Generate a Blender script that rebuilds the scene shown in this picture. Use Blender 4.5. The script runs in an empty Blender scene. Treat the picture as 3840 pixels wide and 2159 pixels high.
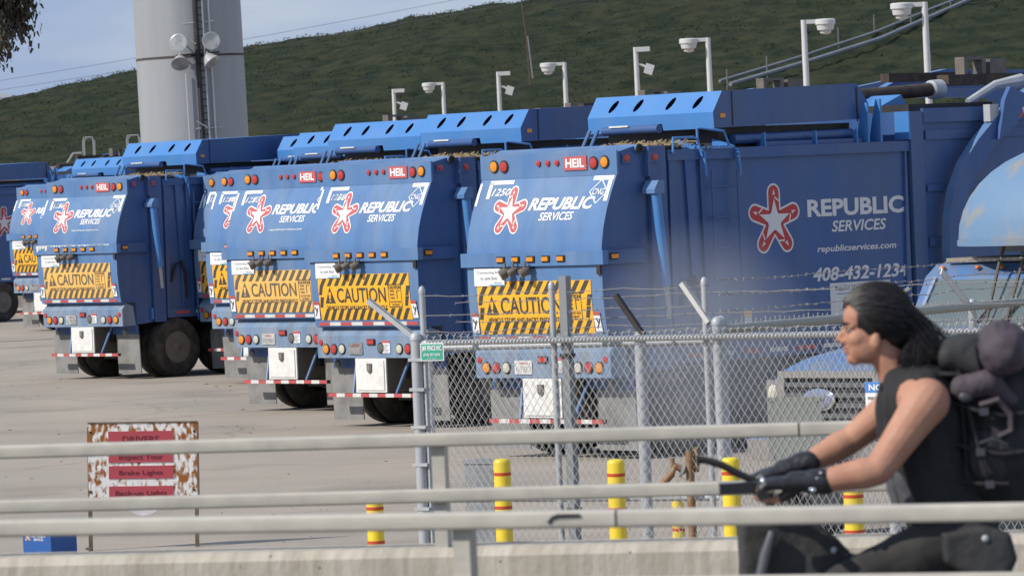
import bpy, math, random
from mathutils import Vector, Matrix
from mathutils.geometry import tessellate_polygon
from mathutils import noise as mnoise
random.seed(7)
sc = bpy.context.scene
col = sc.collection
R = math.radians

# ---------------------------------------------------------------- camera
F, EYE, ROLL = 19500.0, 3.3, 0.042          # focal length in photo pixels (3840 wide), eye height, roll
PITCH = math.atan((1080 - 667) / F)
cr, sr = math.cos(ROLL), math.sin(ROLL)
Fw = Vector((0, math.cos(PITCH), -math.sin(PITCH)))
Uw = Vector((0, math.sin(PITCH), math.cos(PITCH)))
Rw = Vector((1, 0, 0))
CX, CY, CO = Rw*cr - Uw*sr, Uw*cr + Rw*sr, Vector((0, 0, EYE))
cam_d = bpy.data.cameras.new('camera')
cam = bpy.data.objects.new('camera', cam_d); col.objects.link(cam)
m3 = Matrix((CX, CY, -Fw)).transposed()
cam.matrix_world = Matrix.Translation(CO) @ m3.to_4x4()
cam_d.sensor_width = 36; cam_d.lens = 36*F/3840
cam_d.clip_start = 1; cam_d.clip_end = 9000
cam_d.dof.use_dof = True; cam_d.dof.focus_distance = 62; cam_d.dof.aperture_fstop = 11
sc.camera = cam

def ray(px, py): return Fw*F + CX*(px-1920) + CY*(1080-py)
def onz(px, py, z):
    d = ray(px, py); return CO + d*((z-EYE)/d.z)
def at(px, py, dep):
    d = ray(px, py); return CO + d*(dep/d.y)

# ---------------------------------------------------------------- world, sun, exposure
SUN_AZ, SUN_EL = R(247), R(39)              # compass azimuth from +Y, elevation
w = bpy.data.worlds.new('World'); sc.world = w; w.use_nodes = True
nt = w.node_tree; nt.nodes.clear()
out = nt.nodes.new('ShaderNodeOutputWorld'); bg = nt.nodes.new('ShaderNodeBackground')
sky = nt.nodes.new('ShaderNodeTexSky'); sky.sky_type = 'NISHITA'; sky.sun_disc = False
sky.sun_elevation = SUN_EL; sky.sun_rotation = SUN_AZ; sky.air_density = 1.0; sky.dust_density = 0.6
tc = nt.nodes.new('ShaderNodeTexCoord'); mp = nt.nodes.new('ShaderNodeMapping')
mp.inputs['Scale'].default_value = (9, 9, 42)
nz = nt.nodes.new('ShaderNodeTexNoise'); nz.inputs['Scale'].default_value = 1.6; nz.inputs['Detail'].default_value = 5
rp = nt.nodes.new('ShaderNodeValToRGB')
rp.color_ramp.elements[0].position = .38; rp.color_ramp.elements[0].color = (3.8, 5.2, 8.3, 1)
rp.color_ramp.elements[1].position = .68; rp.color_ramp.elements[1].color = (6.7, 7.6, 9.2, 1)
mx = nt.nodes.new('ShaderNodeMix'); mx.data_type = 'RGBA'; mx.inputs[0].default_value = .8
L = nt.links.new
L(tc.outputs['Generated'], mp.inputs[0]); L(mp.outputs[0], nz.inputs['Vector']); L(nz.outputs[0], rp.inputs[0])
L(sky.outputs[0], mx.inputs[6]); L(rp.outputs[0], mx.inputs[7]); L(mx.outputs[2], bg.inputs[0])
bg.inputs[1].default_value = .085; L(bg.outputs[0], out.inputs[0])
sd = bpy.data.lights.new('sun', 'SUN'); sd.energy = 4.2; sd.angle = R(.53); sd.color = (1, .95, .87)
sun = bpy.data.objects.new('sun', sd); col.objects.link(sun)
sdir = Vector((math.sin(SUN_AZ)*math.cos(SUN_EL), math.cos(SUN_AZ)*math.cos(SUN_EL), math.sin(SUN_EL)))
sun.rotation_euler = sdir.to_track_quat('Z', 'Y').to_euler()
sc.view_settings.view_transform = 'Standard'; sc.view_settings.look = 'None'
sc.view_settings.gamma = 1; sc.view_settings.exposure = .02; sc.view_settings.use_curve_mapping = False
sc.render.engine = 'CYCLES'

# ---------------------------------------------------------------- materials
def mat(name, c, rough=.6, metal=0, var=.0, var_c=None, scale=4., stretch=(1, 1, 1), bump=0, bscale=60, spec=.5, coat=0, detail=5, lo=.4, hi=.65, co='Object', trans=0, sss=0, streak=0):
    m = bpy.data.materials.new(name); m.use_nodes = True
    n = m.node_tree.nodes; b = n['Principled BSDF']; l = m.node_tree.links.new
    b.inputs['Base Color'].default_value = (*c, 1); b.inputs['Roughness'].default_value = rough
    b.inputs['Metallic'].default_value = metal; b.inputs['Specular IOR Level'].default_value = spec
    b.inputs['Coat Weight'].default_value = coat; b.inputs['Transmission Weight'].default_value = trans
    if sss:
        b.inputs['Subsurface Weight'].default_value = sss; b.inputs['Subsurface Radius'].default_value = (.012, .005, .003)
    if var or bump:
        t = n.new('ShaderNodeTexCoord'); mpn = n.new('ShaderNodeMapping'); mpn.inputs['Scale'].default_value = stretch
        oi = n.new('ShaderNodeObjectInfo'); sc_ = n.new('ShaderNodeVectorMath'); sc_.operation = 'SCALE'; sc_.inputs[0].default_value = (37, 23, 11)
        l(oi.outputs['Random'], sc_.inputs['Scale']); l(sc_.outputs[0], mpn.inputs['Location']); l(t.outputs[co], mpn.inputs[0])
    if var:
        z = n.new('ShaderNodeTexNoise'); z.inputs['Scale'].default_value = scale; z.inputs['Detail'].default_value = detail
        r = n.new('ShaderNodeValToRGB'); r.color_ramp.elements[0].position = lo; r.color_ramp.elements[1].position = hi
        r.color_ramp.elements[0].color = (0, 0, 0, 1); r.color_ramp.elements[1].color = (var, var, var, 1)
        x = n.new('ShaderNodeMix'); x.data_type = 'RGBA'
        x.inputs[6].default_value = (*c, 1); x.inputs[7].default_value = (*(var_c or tuple(k*.6 for k in c)), 1)
        l(mpn.outputs[0], z.inputs['Vector']); l(z.outputs[0], r.inputs[0]); l(r.outputs[0], x.inputs[0]); l(x.outputs[2], b.inputs['Base Color'])
    if streak:
        m5 = n.new('ShaderNodeMapping'); m5.inputs['Scale'].default_value = (4, 4, .35); z5 = n.new('ShaderNodeTexNoise'); z5.inputs['Scale'].default_value = 1.3; z5.inputs['Detail'].default_value = 6
        l(t.outputs[co], m5.inputs[0]); l(sc_.outputs[0], m5.inputs['Location']); l(m5.outputs[0], z5.inputs['Vector'])
        r5 = n.new('ShaderNodeValToRGB'); r5.color_ramp.elements[0].position = .32; r5.color_ramp.elements[1].position = .56
        r5.color_ramp.elements[0].color = (1-streak, 1-streak, 1-streak*.9, 1); r5.color_ramp.elements[1].color = (1, 1, 1, 1); l(z5.outputs[0], r5.inputs[0])
        x5 = n.new('ShaderNodeMix'); x5.data_type = 'RGBA'; x5.blend_type = 'MULTIPLY'; x5.inputs[0].default_value = 1
        l(b.inputs['Base Color'].links[0].from_socket, x5.inputs[6]); l(r5.outputs[0], x5.inputs[7]); l(x5.outputs[2], b.inputs['Base Color'])
    if bump:
        z2 = n.new('ShaderNodeTexNoise'); z2.inputs['Scale'].default_value = bscale; z2.inputs['Detail'].default_value = 4
        bp = n.new('ShaderNodeBump'); bp.inputs['Strength'].default_value = bump; bp.inputs['Distance'].default_value = .02
        l(mpn.outputs[0], z2.inputs['Vector']); l(z2.outputs[0], bp.inputs['Height']); l(bp.outputs[0], b.inputs['Normal'])
    return m
M = {}
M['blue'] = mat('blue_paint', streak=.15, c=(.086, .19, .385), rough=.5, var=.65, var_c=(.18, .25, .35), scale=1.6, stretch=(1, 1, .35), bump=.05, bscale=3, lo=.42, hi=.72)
M['dusty'] = mat('dusty_blue_paint', streak=.3, c=(.17, .255, .38), rough=.6, var=.7, var_c=(.27, .30, .335), scale=3, stretch=(1, 1, .5), bump=.05, bscale=3)
M['blue2'] = mat('canopy_blue_paint', (.055, .205, .50), .42, var=.35, var_c=(.12, .24, .46), scale=2.2, bump=.05, bscale=3)
M['bluedk'] = mat('shaded_side_blue_paint', streak=.10, c=(.036, .098, .275), rough=.4, var=.5, var_c=(.085, .125, .21), scale=1.1, stretch=(1, 1, .3), bump=.06, bscale=2)  # same truck blue, darkened: shade of the side faces put into the colour
M['black'] = mat('black_rubber', (.012, .012, .012), .7, var=.5, var_c=(.03, .028, .025), scale=6)
M['tyre'] = mat('tyre_rubber', (.03, .027, .024), .9, var=.8, var_c=(.085, .073, .06), scale=7)
M['dark'] = mat('dark_steel', (.018, .018, .02), .6, var=.6, var_c=(.05, .042, .035), scale=5)
M['rimdark'] = mat('dusty_rim', (.13, .112, .092), .6, var=.5, var_c=(.19, .165, .135), scale=6)
M['rubber'] = mat('grey_mud_flap', (.24, .235, .225), .8, var=.6, var_c=(.12, .118, .11), scale=4, bump=.1, bscale=8)
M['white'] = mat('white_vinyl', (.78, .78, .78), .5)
M['whitedirt'] = mat('white_tread_plate', (.74, .73, .70), .55, var=.4, var_c=(.5, .47, .42), scale=9, bump=.25, bscale=45)
M['red'] = mat('red_vinyl', (.50, .10, .10), .55)
M['tape'] = mat('red_tape', (.47, .085, .085), .5, var=.4, var_c=(.35, .08, .07), scale=8)
M['tapew'] = mat('white_tape', (.66, .65, .62), .5, var=.4, var_c=(.45, .43, .4), scale=9)
M['yellow'] = mat('caution_yellow', (.86, .43, .02), .55, var=.3, var_c=(.75, .40, .06), scale=5)
M['yellowf'] = mat('faded_caution_yellow', (.82, .47, .11), .6, var=.5, var_c=(.66, .43, .17), scale=4)
M['ink'] = mat('sign_black', (.055, .05, .042), .6)
M['inkf'] = mat('faded_sign_black', (.12, .10, .075), .65)
M['greyink'] = mat('grey_print', (.33, .33, .34), .6)
M['amber'] = mat('amber_lens', (.75, .27, .015), .25, coat=.5)
M['redlens'] = mat('red_lens', (.46, .035, .03), .25, coat=.5)
M['clear'] = mat('clear_lens', (.55, .53, .43), .25, coat=.5)
M['greylens'] = mat('grey_lens', (.12, .12, .11), .3, coat=.5)
M['chrome'] = mat('chrome', (.75, .75, .76), .12, metal=1)
M['steel'] = mat('galvanised_steel', (.43, .445, .46), .5, metal=.15, var=.5, var_c=(.32, .335, .35), scale=7, stretch=(1, 1, .25))
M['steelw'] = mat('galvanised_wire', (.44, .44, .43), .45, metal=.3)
M['barb'] = mat('weathered_barb_wire', (.27, .26, .25), .6, metal=.2)
M['pole'] = mat('white_pole_paint', (.56, .555, .54), .5, var=.3, var_c=(.5, .49, .47), scale=5)
M['rail'] = mat('beige_rail_paint', streak=.16, c=(.46, .43, .365), rough=.6, var=.45, var_c=(.35, .34, .30), scale=4, stretch=(3, 8, 8), bump=.05, bscale=30)
M['straw'] = mat('dry_litter', (.30, .22, .12), .9, var=.7, var_c=(.12, .09, .05), scale=20)

# ---------------------------------------------------------------- mesh builder
def v3(p): return Vector(p)
class MB:
    def __init__(s): s.v = []; s.f = []; s.mi = []; s.sm = []
    def add(s, vs, fs, m=0, smooth=False):
        o = len(s.v); s.v += [tuple(p) for p in vs]
        for f in fs:
            s.f.append(tuple(i+o for i in f)); s.mi.append(m); s.sm.append(smooth)
        return s
    def box(s, x0, x1, y0, y1, z0, z1, m=0, T=None):
        vs = [Vector((x, y, z)) for z in (z0, z1) for y in (y0, y1) for x in (x0, x1)]
        if T: vs = [T @ p for p in vs]
        return s.add(vs, [(0, 2, 3, 1), (4, 5, 7, 6), (0, 1, 5, 4), (2, 6, 7, 3), (0, 4, 6, 2), (1, 3, 7, 5)], m)
    def tube(s, pts, r, n=8, m=0, smooth=True, cap=True, flat=1.0):
        pts = [Vector(p) for p in pts]; k = len(pts)
        rr = r if isinstance(r, (list, tuple)) else [r]*k
        vs = []; fs = []; ref = None
        for i, p in enumerate(pts):
            d = (pts[min(i+1, k-1)] - pts[max(i-1, 0)]).normalized()
            if ref is None:
                ref = Vector((0, 0, 1)) if abs(d.z) < .9 else Vector((1, 0, 0))
            a = (ref - d*ref.dot(d)).normalized(); b = d.cross(a); ref = a
            for j in range(n):
                t = 2*math.pi*j/n
                vs.append(p + a*(rr[i]*math.cos(t)*flat) + b*(rr[i]*math.sin(t)))
        for i in range(k-1):
            for j in range(n):
                fs.append((i*n+j, i*n+(j+1) % n, (i+1)*n+(j+1) % n, (i+1)*n+j))
        s.add(vs, fs, m, smooth)
        if cap:
            s.add(vs[:n], [tuple(range(n))[::-1]], m); s.add(vs[-n:], [tuple(range(n))], m)
        return s
    def lathe(s, prof, c, ax, n=20, m=0, smooth=True, cap=True):
        # prof: (radius, distance along axis)
        c = Vector(c); d = Vector(ax).normalized()
        ref = Vector((0, 0, 1)) if abs(d.z) < .9 else Vector((1, 0, 0))
        a = (ref - d*ref.dot(d)).normalized(); b = d.cross(a)
        vs = []; fs = []
        for r, h in prof:
            for j in range(n):
                t = 2*math.pi*j/n; vs.append(c + d*h + a*r*math.cos(t) + b*r*math.sin(t))
        for i in range(len(prof)-1):
            for j in range(n):
                fs.append((i*n+j, i*n+(j+1) % n, (i+1)*n+(j+1) % n, (i+1)*n+j))
        if cap and prof[0][0] > 1e-4: fs.append(tuple(range(n))[::-1])
        if cap and prof[-1][0] > 1e-4: fs.append(tuple((len(prof)-1)*n+j for j in range(n)))
        return s.add(vs, fs, m, smooth)
    def ell(s, c, r, nu=16, nv=10, m=0, T=None):
        vs = []; fs = []
        for i in range(nv+1):
            th = math.pi*i/nv
            for j in range(nu):
                ph = 2*math.pi*j/nu
                p = Vector((r[0]*math.sin(th)*math.cos(ph), r[1]*math.sin(th)*math.sin(ph), r[2]*math.cos(th)))
                if T: p = T @ p
                vs.append(p + Vector(c))
        for i in range(nv):
            for j in range(nu):
                fs.append((i*nu+j, (i+1)*nu+j, (i+1)*nu+(j+1) % nu, i*nu+(j+1) % nu))
        return s.add(vs, fs, m, True)
    def capsule(s, p0, p1, r0, r1, n=14):
        p0, p1 = Vector(p0), Vector(p1); d = p1-p0; ln = max(d.length, 1e-5)
        pr = [(r0*math.sin(t), -r0*math.cos(t)) for t in [i*math.pi/10 for i in range(1, 6)]]
        pr += [(r1*math.sin(t), ln - r1*math.cos(t)) for t in [i*math.pi/10 for i in range(5, 10)]]
        return s.lathe(pr, p0, d, n)
    def prism(s, poly, a0, a1, fn, m=0, smooth_side=False):
        # poly of 2D points extruded from a0 to a1; fn(u,v,a) -> 3D
        n = len(poly)
        tri = tessellate_polygon([[Vector((u, v, 0)) for u, v in poly]])
        A = [fn(u, v, a0) for u, v in poly]; B = [fn(u, v, a1) for u, v in poly]
        s.add(A, [tuple(t) for t in tri], m); s.add(B, [tuple(t)[::-1] for t in tri], m)
        s.add(A+B, [(i, (i+1) % n, n+(i+1) % n, n+i) for i in range(n)], m, smooth_side)
        return s
    def flat(s, loops, fn, m=0):
        pts = [p for l in loops for p in l]
        tri = tessellate_polygon([[Vector((u, v, 0)) for u, v in l] for l in loops])
        return s.add([fn(u, v) for u, v in pts], [tuple(t) for t in tri], m)
    def build(s, name, mats, parent=None, loc=None, rot=None, fix=True, **props):
        me = bpy.data.meshes.new(name); me.from_pydata(s.v, [], s.f)
        mats = mats if isinstance(mats, (list, tuple)) else [mats]
        for k in mats: me.materials.append(M[k] if isinstance(k, str) else k)
        me.polygons.foreach_set('material_index', s.mi); me.polygons.foreach_set('use_smooth', s.sm)
        me.update()
        if fix:
            import bmesh
            bm = bmesh.new(); bm.from_mesh(me); bmesh.ops.recalc_face_normals(bm, faces=bm.faces); bm.to_mesh(me); bm.free()
        if True in s.sm: me.set_sharp_from_angle(angle=R(38))
        o = bpy.data.objects.new(name, me); col.objects.link(o)
        if parent: o.parent = parent
        if loc is not None: o.location = loc
        if rot is not None: o.rotation_euler = rot
        for k, vv in props.items(): o[k] = vv
        return o
def empty(name, loc, rz=0, label=None, category=None, group=None, rot=None):
    o = bpy.data.objects.new(name, None); col.objects.link(o); o.location = loc
    o.rotation_euler = rot if rot else (0, 0, rz); o.empty_display_size = .2
    if label: o['label'] = label
    if category: o['category'] = category
    if group: o['group'] = group
    return o
def inst(o, parent, loc, rot=None, name=None):
    c = o.copy(); col.objects.link(c); c.parent = parent; c.location = loc
    if rot is not None: c.rotation_euler = rot
    return c
def copy_tree(o, parent=None):
    c = o.copy(); col.objects.link(c)
    c.parent = parent
    for ch in list(o.children): copy_tree(ch, c)
    return c
def tag(o, label, category, group=None):
    o['label'] = label; o['category'] = category
    if group: o['group'] = group
    return o

# ---------------------------------------------------------------- lettering
_tc = {}
def text2d(body, bold=0., shear=0.):
    k = (body, bold, shear)
    if k in _tc: return _tc[k]
    cu = bpy.data.curves.new('lettering', 'FONT'); cu.body = body; cu.offset = bold; cu.shear = shear; cu.resolution_u = 3
    o = bpy.data.objects.new('lettering', cu); col.objects.link(o)
    dg = bpy.context.evaluated_depsgraph_get(); e = o.evaluated_get(dg); me = e.to_mesh()
    vs = [(v.co.x, v.co.y) for v in me.vertices]; fs = [tuple(p.vertices) for p in me.polygons]
    e.to_mesh_clear(); bpy.data.objects.remove(o); bpy.data.curves.remove(cu)
    x0 = min(v[0] for v in vs); x1 = max(v[0] for v in vs); y0 = min(v[1] for v in vs); y1 = max(v[1] for v in vs)
    _tc[k] = ([((x-x0)/(x1-x0), (y-y0)/(y1-y0)) for x, y in vs], fs, (x1-x0)/(y1-y0))
    return _tc[k]
def put_text(mb, body, u0, u1, v0, v1, fn, m=0, bold=.012, shear=0., slope=0.):
    vs, fs, a = text2d(body, bold, shear)
    return mb.add([fn(u0+(u1-u0)*x, v0+(v1-v0)*y + slope*x) for x, y in vs], fs, m)
def quad(mb, u0, u1, v0, v1, fn, m=0, nv=1, nu=1, sk=0.):
    vs = [fn(u0+(u1-u0)*i/nu + sk*(j/nv), v0+(v1-v0)*j/nv) for j in range(nv+1) for i in range(nu+1)]
    fs = [(j*(nu+1)+i, j*(nu+1)+i+1, (j+1)*(nu+1)+i+1, (j+1)*(nu+1)+i) for j in range(nv) for i in range(nu)]
    return mb.add(vs, fs, m)
def stroke2d(pts, wd, closed=False):
    # thick polyline with round ends, as one outline polygon
    n = len(pts); Lf = []; Rt = []
    for i, p in enumerate(pts):
        a = pts[max(i-1, 0)]; b = pts[min(i+1, n-1)]
        dx, dy = b[0]-a[0], b[1]-a[1]; l = math.hypot(dx, dy) or 1
        nx, ny = -dy/l*wd/2, dx/l*wd/2
        Lf.append((p[0]+nx, p[1]+ny)); Rt.append((p[0]-nx, p[1]-ny))
    return Lf + Rt[::-1]
def strip(mb, pts, wd, fn, m=0):
    n = len(pts); o = stroke2d(pts, wd)
    for i in range(n-1):
        q = [o[i], o[i+1], o[2*n-2-i], o[2*n-1-i]]
        mb.add([fn(*p) for p in q], [(0, 1, 2, 3)], m)
def disc(mb, c, r, fn, m=0, n=14):
    mb.add([fn(c[0]+r*math.cos(2*math.pi*i/n), c[1]+r*math.sin(2*math.pi*i/n)) for i in range(n)], [tuple(range(n))], m)
def star_logo(mb, c, r, fn, lay=lambda k: None, mw=0, mr=1):
    # five ribbon letters round a white five-pointed star; fn(u,v,layer)
    f0 = lambda u, v: fn(u, v, 1); f1 = lambda u, v: fn(u, v, 2); f2 = lambda u, v: fn(u, v, 3)
    for k in range(5):
        ang = R(90 + 72*k); ca, sa = math.cos(ang), math.sin(ang)
        def P(a, b): return (c[0] + r*(a*ca - b*sa), c[1] + r*(a*sa + b*ca))
        cap = lambda w, q, a0: [P(a0, w)] + [P(q + w*math.sin(t), w*math.cos(t)) for t in [i*math.pi/10 for i in range(11)]] + [P(a0, -w)]
        mb.flat([cap(.25, .76, 0)], lambda u, v: fn(u, v, .6+.12*k), mw)
        mb.flat([cap(.195, .76, .22)], lambda u, v: fn(u, v, 1.8), mr)
        mb.flat([[P(.70, -.05), P(.70, .05), P(.86, .0)]], f2, mw)
        strip(mb, [P(.64, -.02), P(.52, -.21)], r*.045, f2, mw)
    pts = []
    for i in range(10):
        rr = r*(.60 if i % 2 == 0 else .225); a = R(90 + 36*i)
        pts.append((c[0]+rr*math.cos(a), c[1]+rr*math.sin(a)))
    mb.flat([pts], lambda u, v: fn(u, v, 3.6), mw)
# ---------------------------------------------------------------- setting: ground, path, hills
def smooth(a, b, x):
    t = min(1, max(0, (x-a)/(b-a))); return t*t*(3-2*t)
def lerp_tab(tab, x):
    if x <= tab[0][0]: return tab[0][1]
    for (a, va), (b, vb) in zip(tab, tab[1:]):
        if x <= b: return va + (vb-va)*(x-a)/(b-a)
    return tab[-1][1]
YR = 420.
RIDGE = [((px-1920)/F*YR, EYE + h*YR/F) for px, h in [(-2600, 60), (-900, 270), (0, 378), (260, 428), (535, 473), (930, 537), (1280, 577), (1600, 633), (1950, 668), (2500, 725), (3840, 830), (5200, 900), (7000, 840), (10000, 600)]]
RIDGE = [(-230, 0.2)] + RIDGE + [(330, 3)]
def hill_z(x, y):
    r = lerp_tab(RIDGE, x)
    up = smooth(235, YR+10, y); up = up*.45 + .55*min(1, max(0, (y-250)/(YR-250)))
    return max(-.3, r*min(1.0, up) - max(0, y-YR)*.10 - .3)
def hit_hill(px, py):
    d = ray(px, py); t = 250/d.y
    while t*d.y < 480:
        p = CO + d*t
        if p.z <= hill_z(p.x, p.y): return p
        t += .5/d.y
    return CO + d*(YR/d.y)

g = MB(); g.box(-1500, 1500, -60, 5200, -.6, 0)
asph = mat('sun_bleached_asphalt', (.385, .328, .262), .9, var=.8, var_c=(.31, .272, .225), scale=.55, stretch=(1, .35, 1), bump=.5, bscale=90, detail=9, lo=.35, hi=.7)
n = asph.node_tree.nodes; b = n['Principled BSDF']
vz = n.new('ShaderNodeTexVoronoi'); vz.feature = 'DISTANCE_TO_EDGE'; vz.inputs['Scale'].default_value = .11
wz = n.new('ShaderNodeTexNoise'); wz.inputs['Scale'].default_value = .6; wz.inputs['Detail'].default_value = 6
tcx = n.new('ShaderNodeTexCoord'); vm = n.new('ShaderNodeVectorMath'); vm.operation = 'MULTIPLY_ADD'
vm.inputs[1].default_value = (1.6, 1.6, 0)
ll = asph.node_tree.links.new
ll(tcx.outputs['Object'], wz.inputs['Vector']); ll(wz.outputs['Color'], vm.inputs[0]); ll(tcx.outputs['Object'], vm.inputs[2]); ll(vm.outputs[0], vz.inputs['Vector'])
cr2 = n.new('ShaderNodeValToRGB'); cr2.color_ramp.elements[0].color = (.74, .72, .69, 1); cr2.color_ramp.elements[1].color = (1, 1, 1, 1)
cr2.color_ramp.elements[0].position = 0; cr2.color_ramp.elements[1].position = .006
old = b.inputs['Base Color'].links[0].from_socket
mm = n.new('ShaderNodeMix'); mm.data_type = 'RGBA'; mm.blend_type = 'MULTIPLY'; mm.inputs[0].default_value = 1
ll(vz.outputs[0], cr2.inputs[0]); ll(old, mm.inputs[6]); ll(cr2.outputs[0], mm.inputs[7]); ll(mm.outputs[2], b.inputs['Base Color'])
m9 = n.new('ShaderNodeMapping'); m9.inputs['Rotation'].default_value = (0, 0, R(35)); m9.inputs['Scale'].default_value = (.10, .45, 1)
z9 = n.new('ShaderNodeTexNoise'); z9.inputs['Scale'].default_value = 1.0; z9.inputs['Detail'].default_value = 7; z8 = n.new('ShaderNodeTexNoise'); z8.inputs['Scale'].default_value = .35; z8.inputs['Detail'].default_value = 8
r9 = n.new('ShaderNodeValToRGB'); r9.color_ramp.elements[0].position = .36; r9.color_ramp.elements[0].color = (.88, .875, .87, 1); r9.color_ramp.elements[1].position = .52; r9.color_ramp.elements[1].color = (1, 1, 1, 1)
r8 = n.new('ShaderNodeValToRGB'); r8.color_ramp.elements[0].position = .30; r8.color_ramp.elements[0].color = (.80, .79, .78, 1); r8.color_ramp.elements[1].position = .44; r8.color_ramp.elements[1].color = (1, 1, 1, 1)
ll(tcx.outputs['Object'], m9.inputs[0]); ll(m9.outputs[0], z9.inputs['Vector']); ll(z9.outputs[0], r9.inputs[0]); ll(tcx.outputs['Object'], z8.inputs['Vector']); ll(z8.outputs[0], r8.inputs[0])
for rr_ in (r9, r8):
    m7 = n.new('ShaderNodeMix'); m7.data_type = 'RGBA'; m7.blend_type = 'MULTIPLY'; m7.inputs[0].default_value = 1
    ll(b.inputs['Base Color'].links[0].from_socket, m7.inputs[6]); ll(rr_.outputs[0], m7.inputs[7]); ll(m7.outputs[2], b.inputs['Base Color'])
g.build('yard_pavement', asph, kind='structure')

hm = mat('hillside_scrub', (.012, .020, .010), .95, var=1, var_c=(.037, .040, .019), scale=.55, stretch=(1, .6, 1), bump=.6, bscale=2.2, detail=12, lo=.36, hi=.64, spec=.1)
hb = MB(); xs = []; x = -235.
while x < 330:
    xs.append(x); x += .55 if -62 < x < 62 else 4
ys = [236 + (3.2*i if i < 12 else 0) for i in range(12)]; y = ys[-1]
while y < 470: y += 1.0; ys.append(y)
ys += [500, 560, 640]
def bushy(x, y):
    a = mnoise.noise(Vector((x*.45, y*.22, 1.3))); b2 = mnoise.noise(Vector((x*1.3, y*.6, 4.1))); c2 = mnoise.noise(Vector((x*.08, y*.05, 9)))
    return max(0, a)*.35 + b2*.16 + c2*.4
vs = [(x, y, hill_z(x, y) + (bushy(x, y) if abs(x) < 64 else 0)*min(1, max(0, (y-262)/20))) for y in ys for x in xs]
nx = len(xs)
hb.add(vs, [(j*nx+i, j*nx+i+1, (j+1)*nx+i+1, (j+1)*nx+i) for j in range(len(ys)-1) for i in range(nx-1)], 0, True)
hb.build('hill', hm, fix=False, kind='structure')
# leafy scrub clumps all over the visible slope
sm_ = mat('scrub_leaves', (.014, .024, .011), .9, var=1, var_c=(.037, .042, .019), scale=.5, detail=6, spec=.1)
sb = MB()
for k in range(30000):
    x = random.uniform(-52, 52); y = random.uniform(262, 432)
    if mnoise.noise(Vector((x*.12, y*.07, 2.2))) < -.12 and k % 3: continue
    z = hill_z(x, y) + max(0, bushy(x, y))
    s = random.uniform(.08, .26)
    for q in range(3):
        c = Vector((x+random.uniform(-s, s)*1.5, y+random.uniform(-s, s)*1.5, z+random.uniform(.02, .3)*(1 if y < 405 else 1.6)*s*2))
        nn_ = Vector((random.gauss(-.25, .5), random.gauss(-.45, .5), 1)).normalized(); d = nn_.cross(Vector((random.uniform(-1, 1), random.uniform(-1, 1), .1))).normalized(); t = nn_.cross(d)
        sb.add([c-d*s*.5, c+t*s*.22, c+d*s*.6, c-t*s*.25], [(0, 1, 2, 3)])
sb.build('scrub', sm_, fix=False, kind='stuff')
dh = MB()
dxs = [i*25. for i in range(-60, 40)]
def dz(x): return 3.3 + 2600/F*lerp_tab([(-1500, 500), (0, 400), (85, 405), (200, 345), (600, 300), (4000, 250)], x/2600*F+1920) + mnoise.noise(Vector((x*.01, 0, 0)))*2
dh.add([(x, 2600, dz(x)) for x in dxs] + [(x, 2450, -1) for x in dxs] + [(x, 2900, -1) for x in dxs],
       [(i, i+1, len(dxs)+i+1, len(dxs)+i) for i in range(len(dxs)-1)] + [(i, i+1, 2*len(dxs)+i+1, 2*len(dxs)+i) for i in range(len(dxs)-1)], 0, True)
dh.build('distant_hill', mat('hazed_far_hillside', (.30, .315, .33), .9, var=.6, var_c=(.22, .25, .27), scale=.01), kind='structure')  # blue-grey haze of distance is put into the hill colour

gl_ = MB()
for k in range(80):
    p = onz(random.uniform(0, 1550), random.uniform(1300, 2050), 0); s = random.uniform(.006, .02)*(p.y/55); a = random.uniform(0, 6.28)
    dx, dy = Vector((math.cos(a)*s*1.8, math.sin(a)*s*1.8, 0)), Vector((-math.sin(a)*s, math.cos(a)*s, 0)); z = Vector((0, 0, .005+s*.4))
    gl_.add([p-dx, p-dy*.8, p+dx, p+dy, p+z], [(0, 1, 4), (1, 2, 4), (2, 3, 4), (3, 0, 4)])
gl_.build('ground_litter', mat('dark_grit', (.11, .09, .07), .9, var=.7, var_c=(.2, .17, .13), scale=3), fix=False, kind='stuff')
# pipelines with stakes climbing the hill
for k, pts in enumerate([[(2700, 338), (3000, 247), (3290, 150), (3500, 62), (3690, -12)], [(2740, 350), (3050, 258), (3300, 178), (3500, 90), (3720, -8), (3840, -60)]]):
    P = [hit_hill(*p) for p in pts]; Q = []
    for a, b in zip(P, P[1:]):
        for i in range(8): Q.append(a.lerp(b, i/8))
    Q.append(P[-1])
    o = MB().tube([q + Vector((0, 0, .55)) for q in Q], .10 if k == 0 else .15, 6)
    b = o.build('hillside_pipe', mat('weathered_pipe', (.22, .235, .25), .7, var=.5, var_c=(.15, .16, .17), scale=.5))
    tag(b, ['thin upper grey pipe running up the green hillside', 'thick lower grey pipe running up the green hillside'][k], 'pipe', 'pipes climbing the hillside')
st = mat('grey_stake', (.16, .165, .165), .8)
for i, (px, py) in enumerate([(2729, 330), (2878, 280), (3012, 235), (3146, 170), (3280, 120), (3418, 85), (3566, 25), (3697, -10)]):
    p = hit_hill(px, py+20)
    b = MB().tube([(0, 0, -.2), (0, 0, 1.5)], .045, 6).build('pipe_stake', st, loc=p)
    tag(b, ['lowest', 'second lowest', 'third lowest', 'fourth lowest', 'fourth highest', 'third highest', 'second highest', 'highest'][i] + ' thin grey stake beside the pipes on the hillside', 'stake', 'stakes beside the hillside pipes')
p = hit_hill(1990, 340); h = 6.6
b = MB().tube([(0, 0, -.2), (-.15, 0, h*.55), (-.45, 0, h)], .035, 6).build('marker_pole', mat('faded_red_pole', (.13, .075, .06), .8), loc=p)
tag(b, 'tall faint reddish pole standing on the hillside above the trucks', 'pole')
p = hit_hill(2000, 300)
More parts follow.
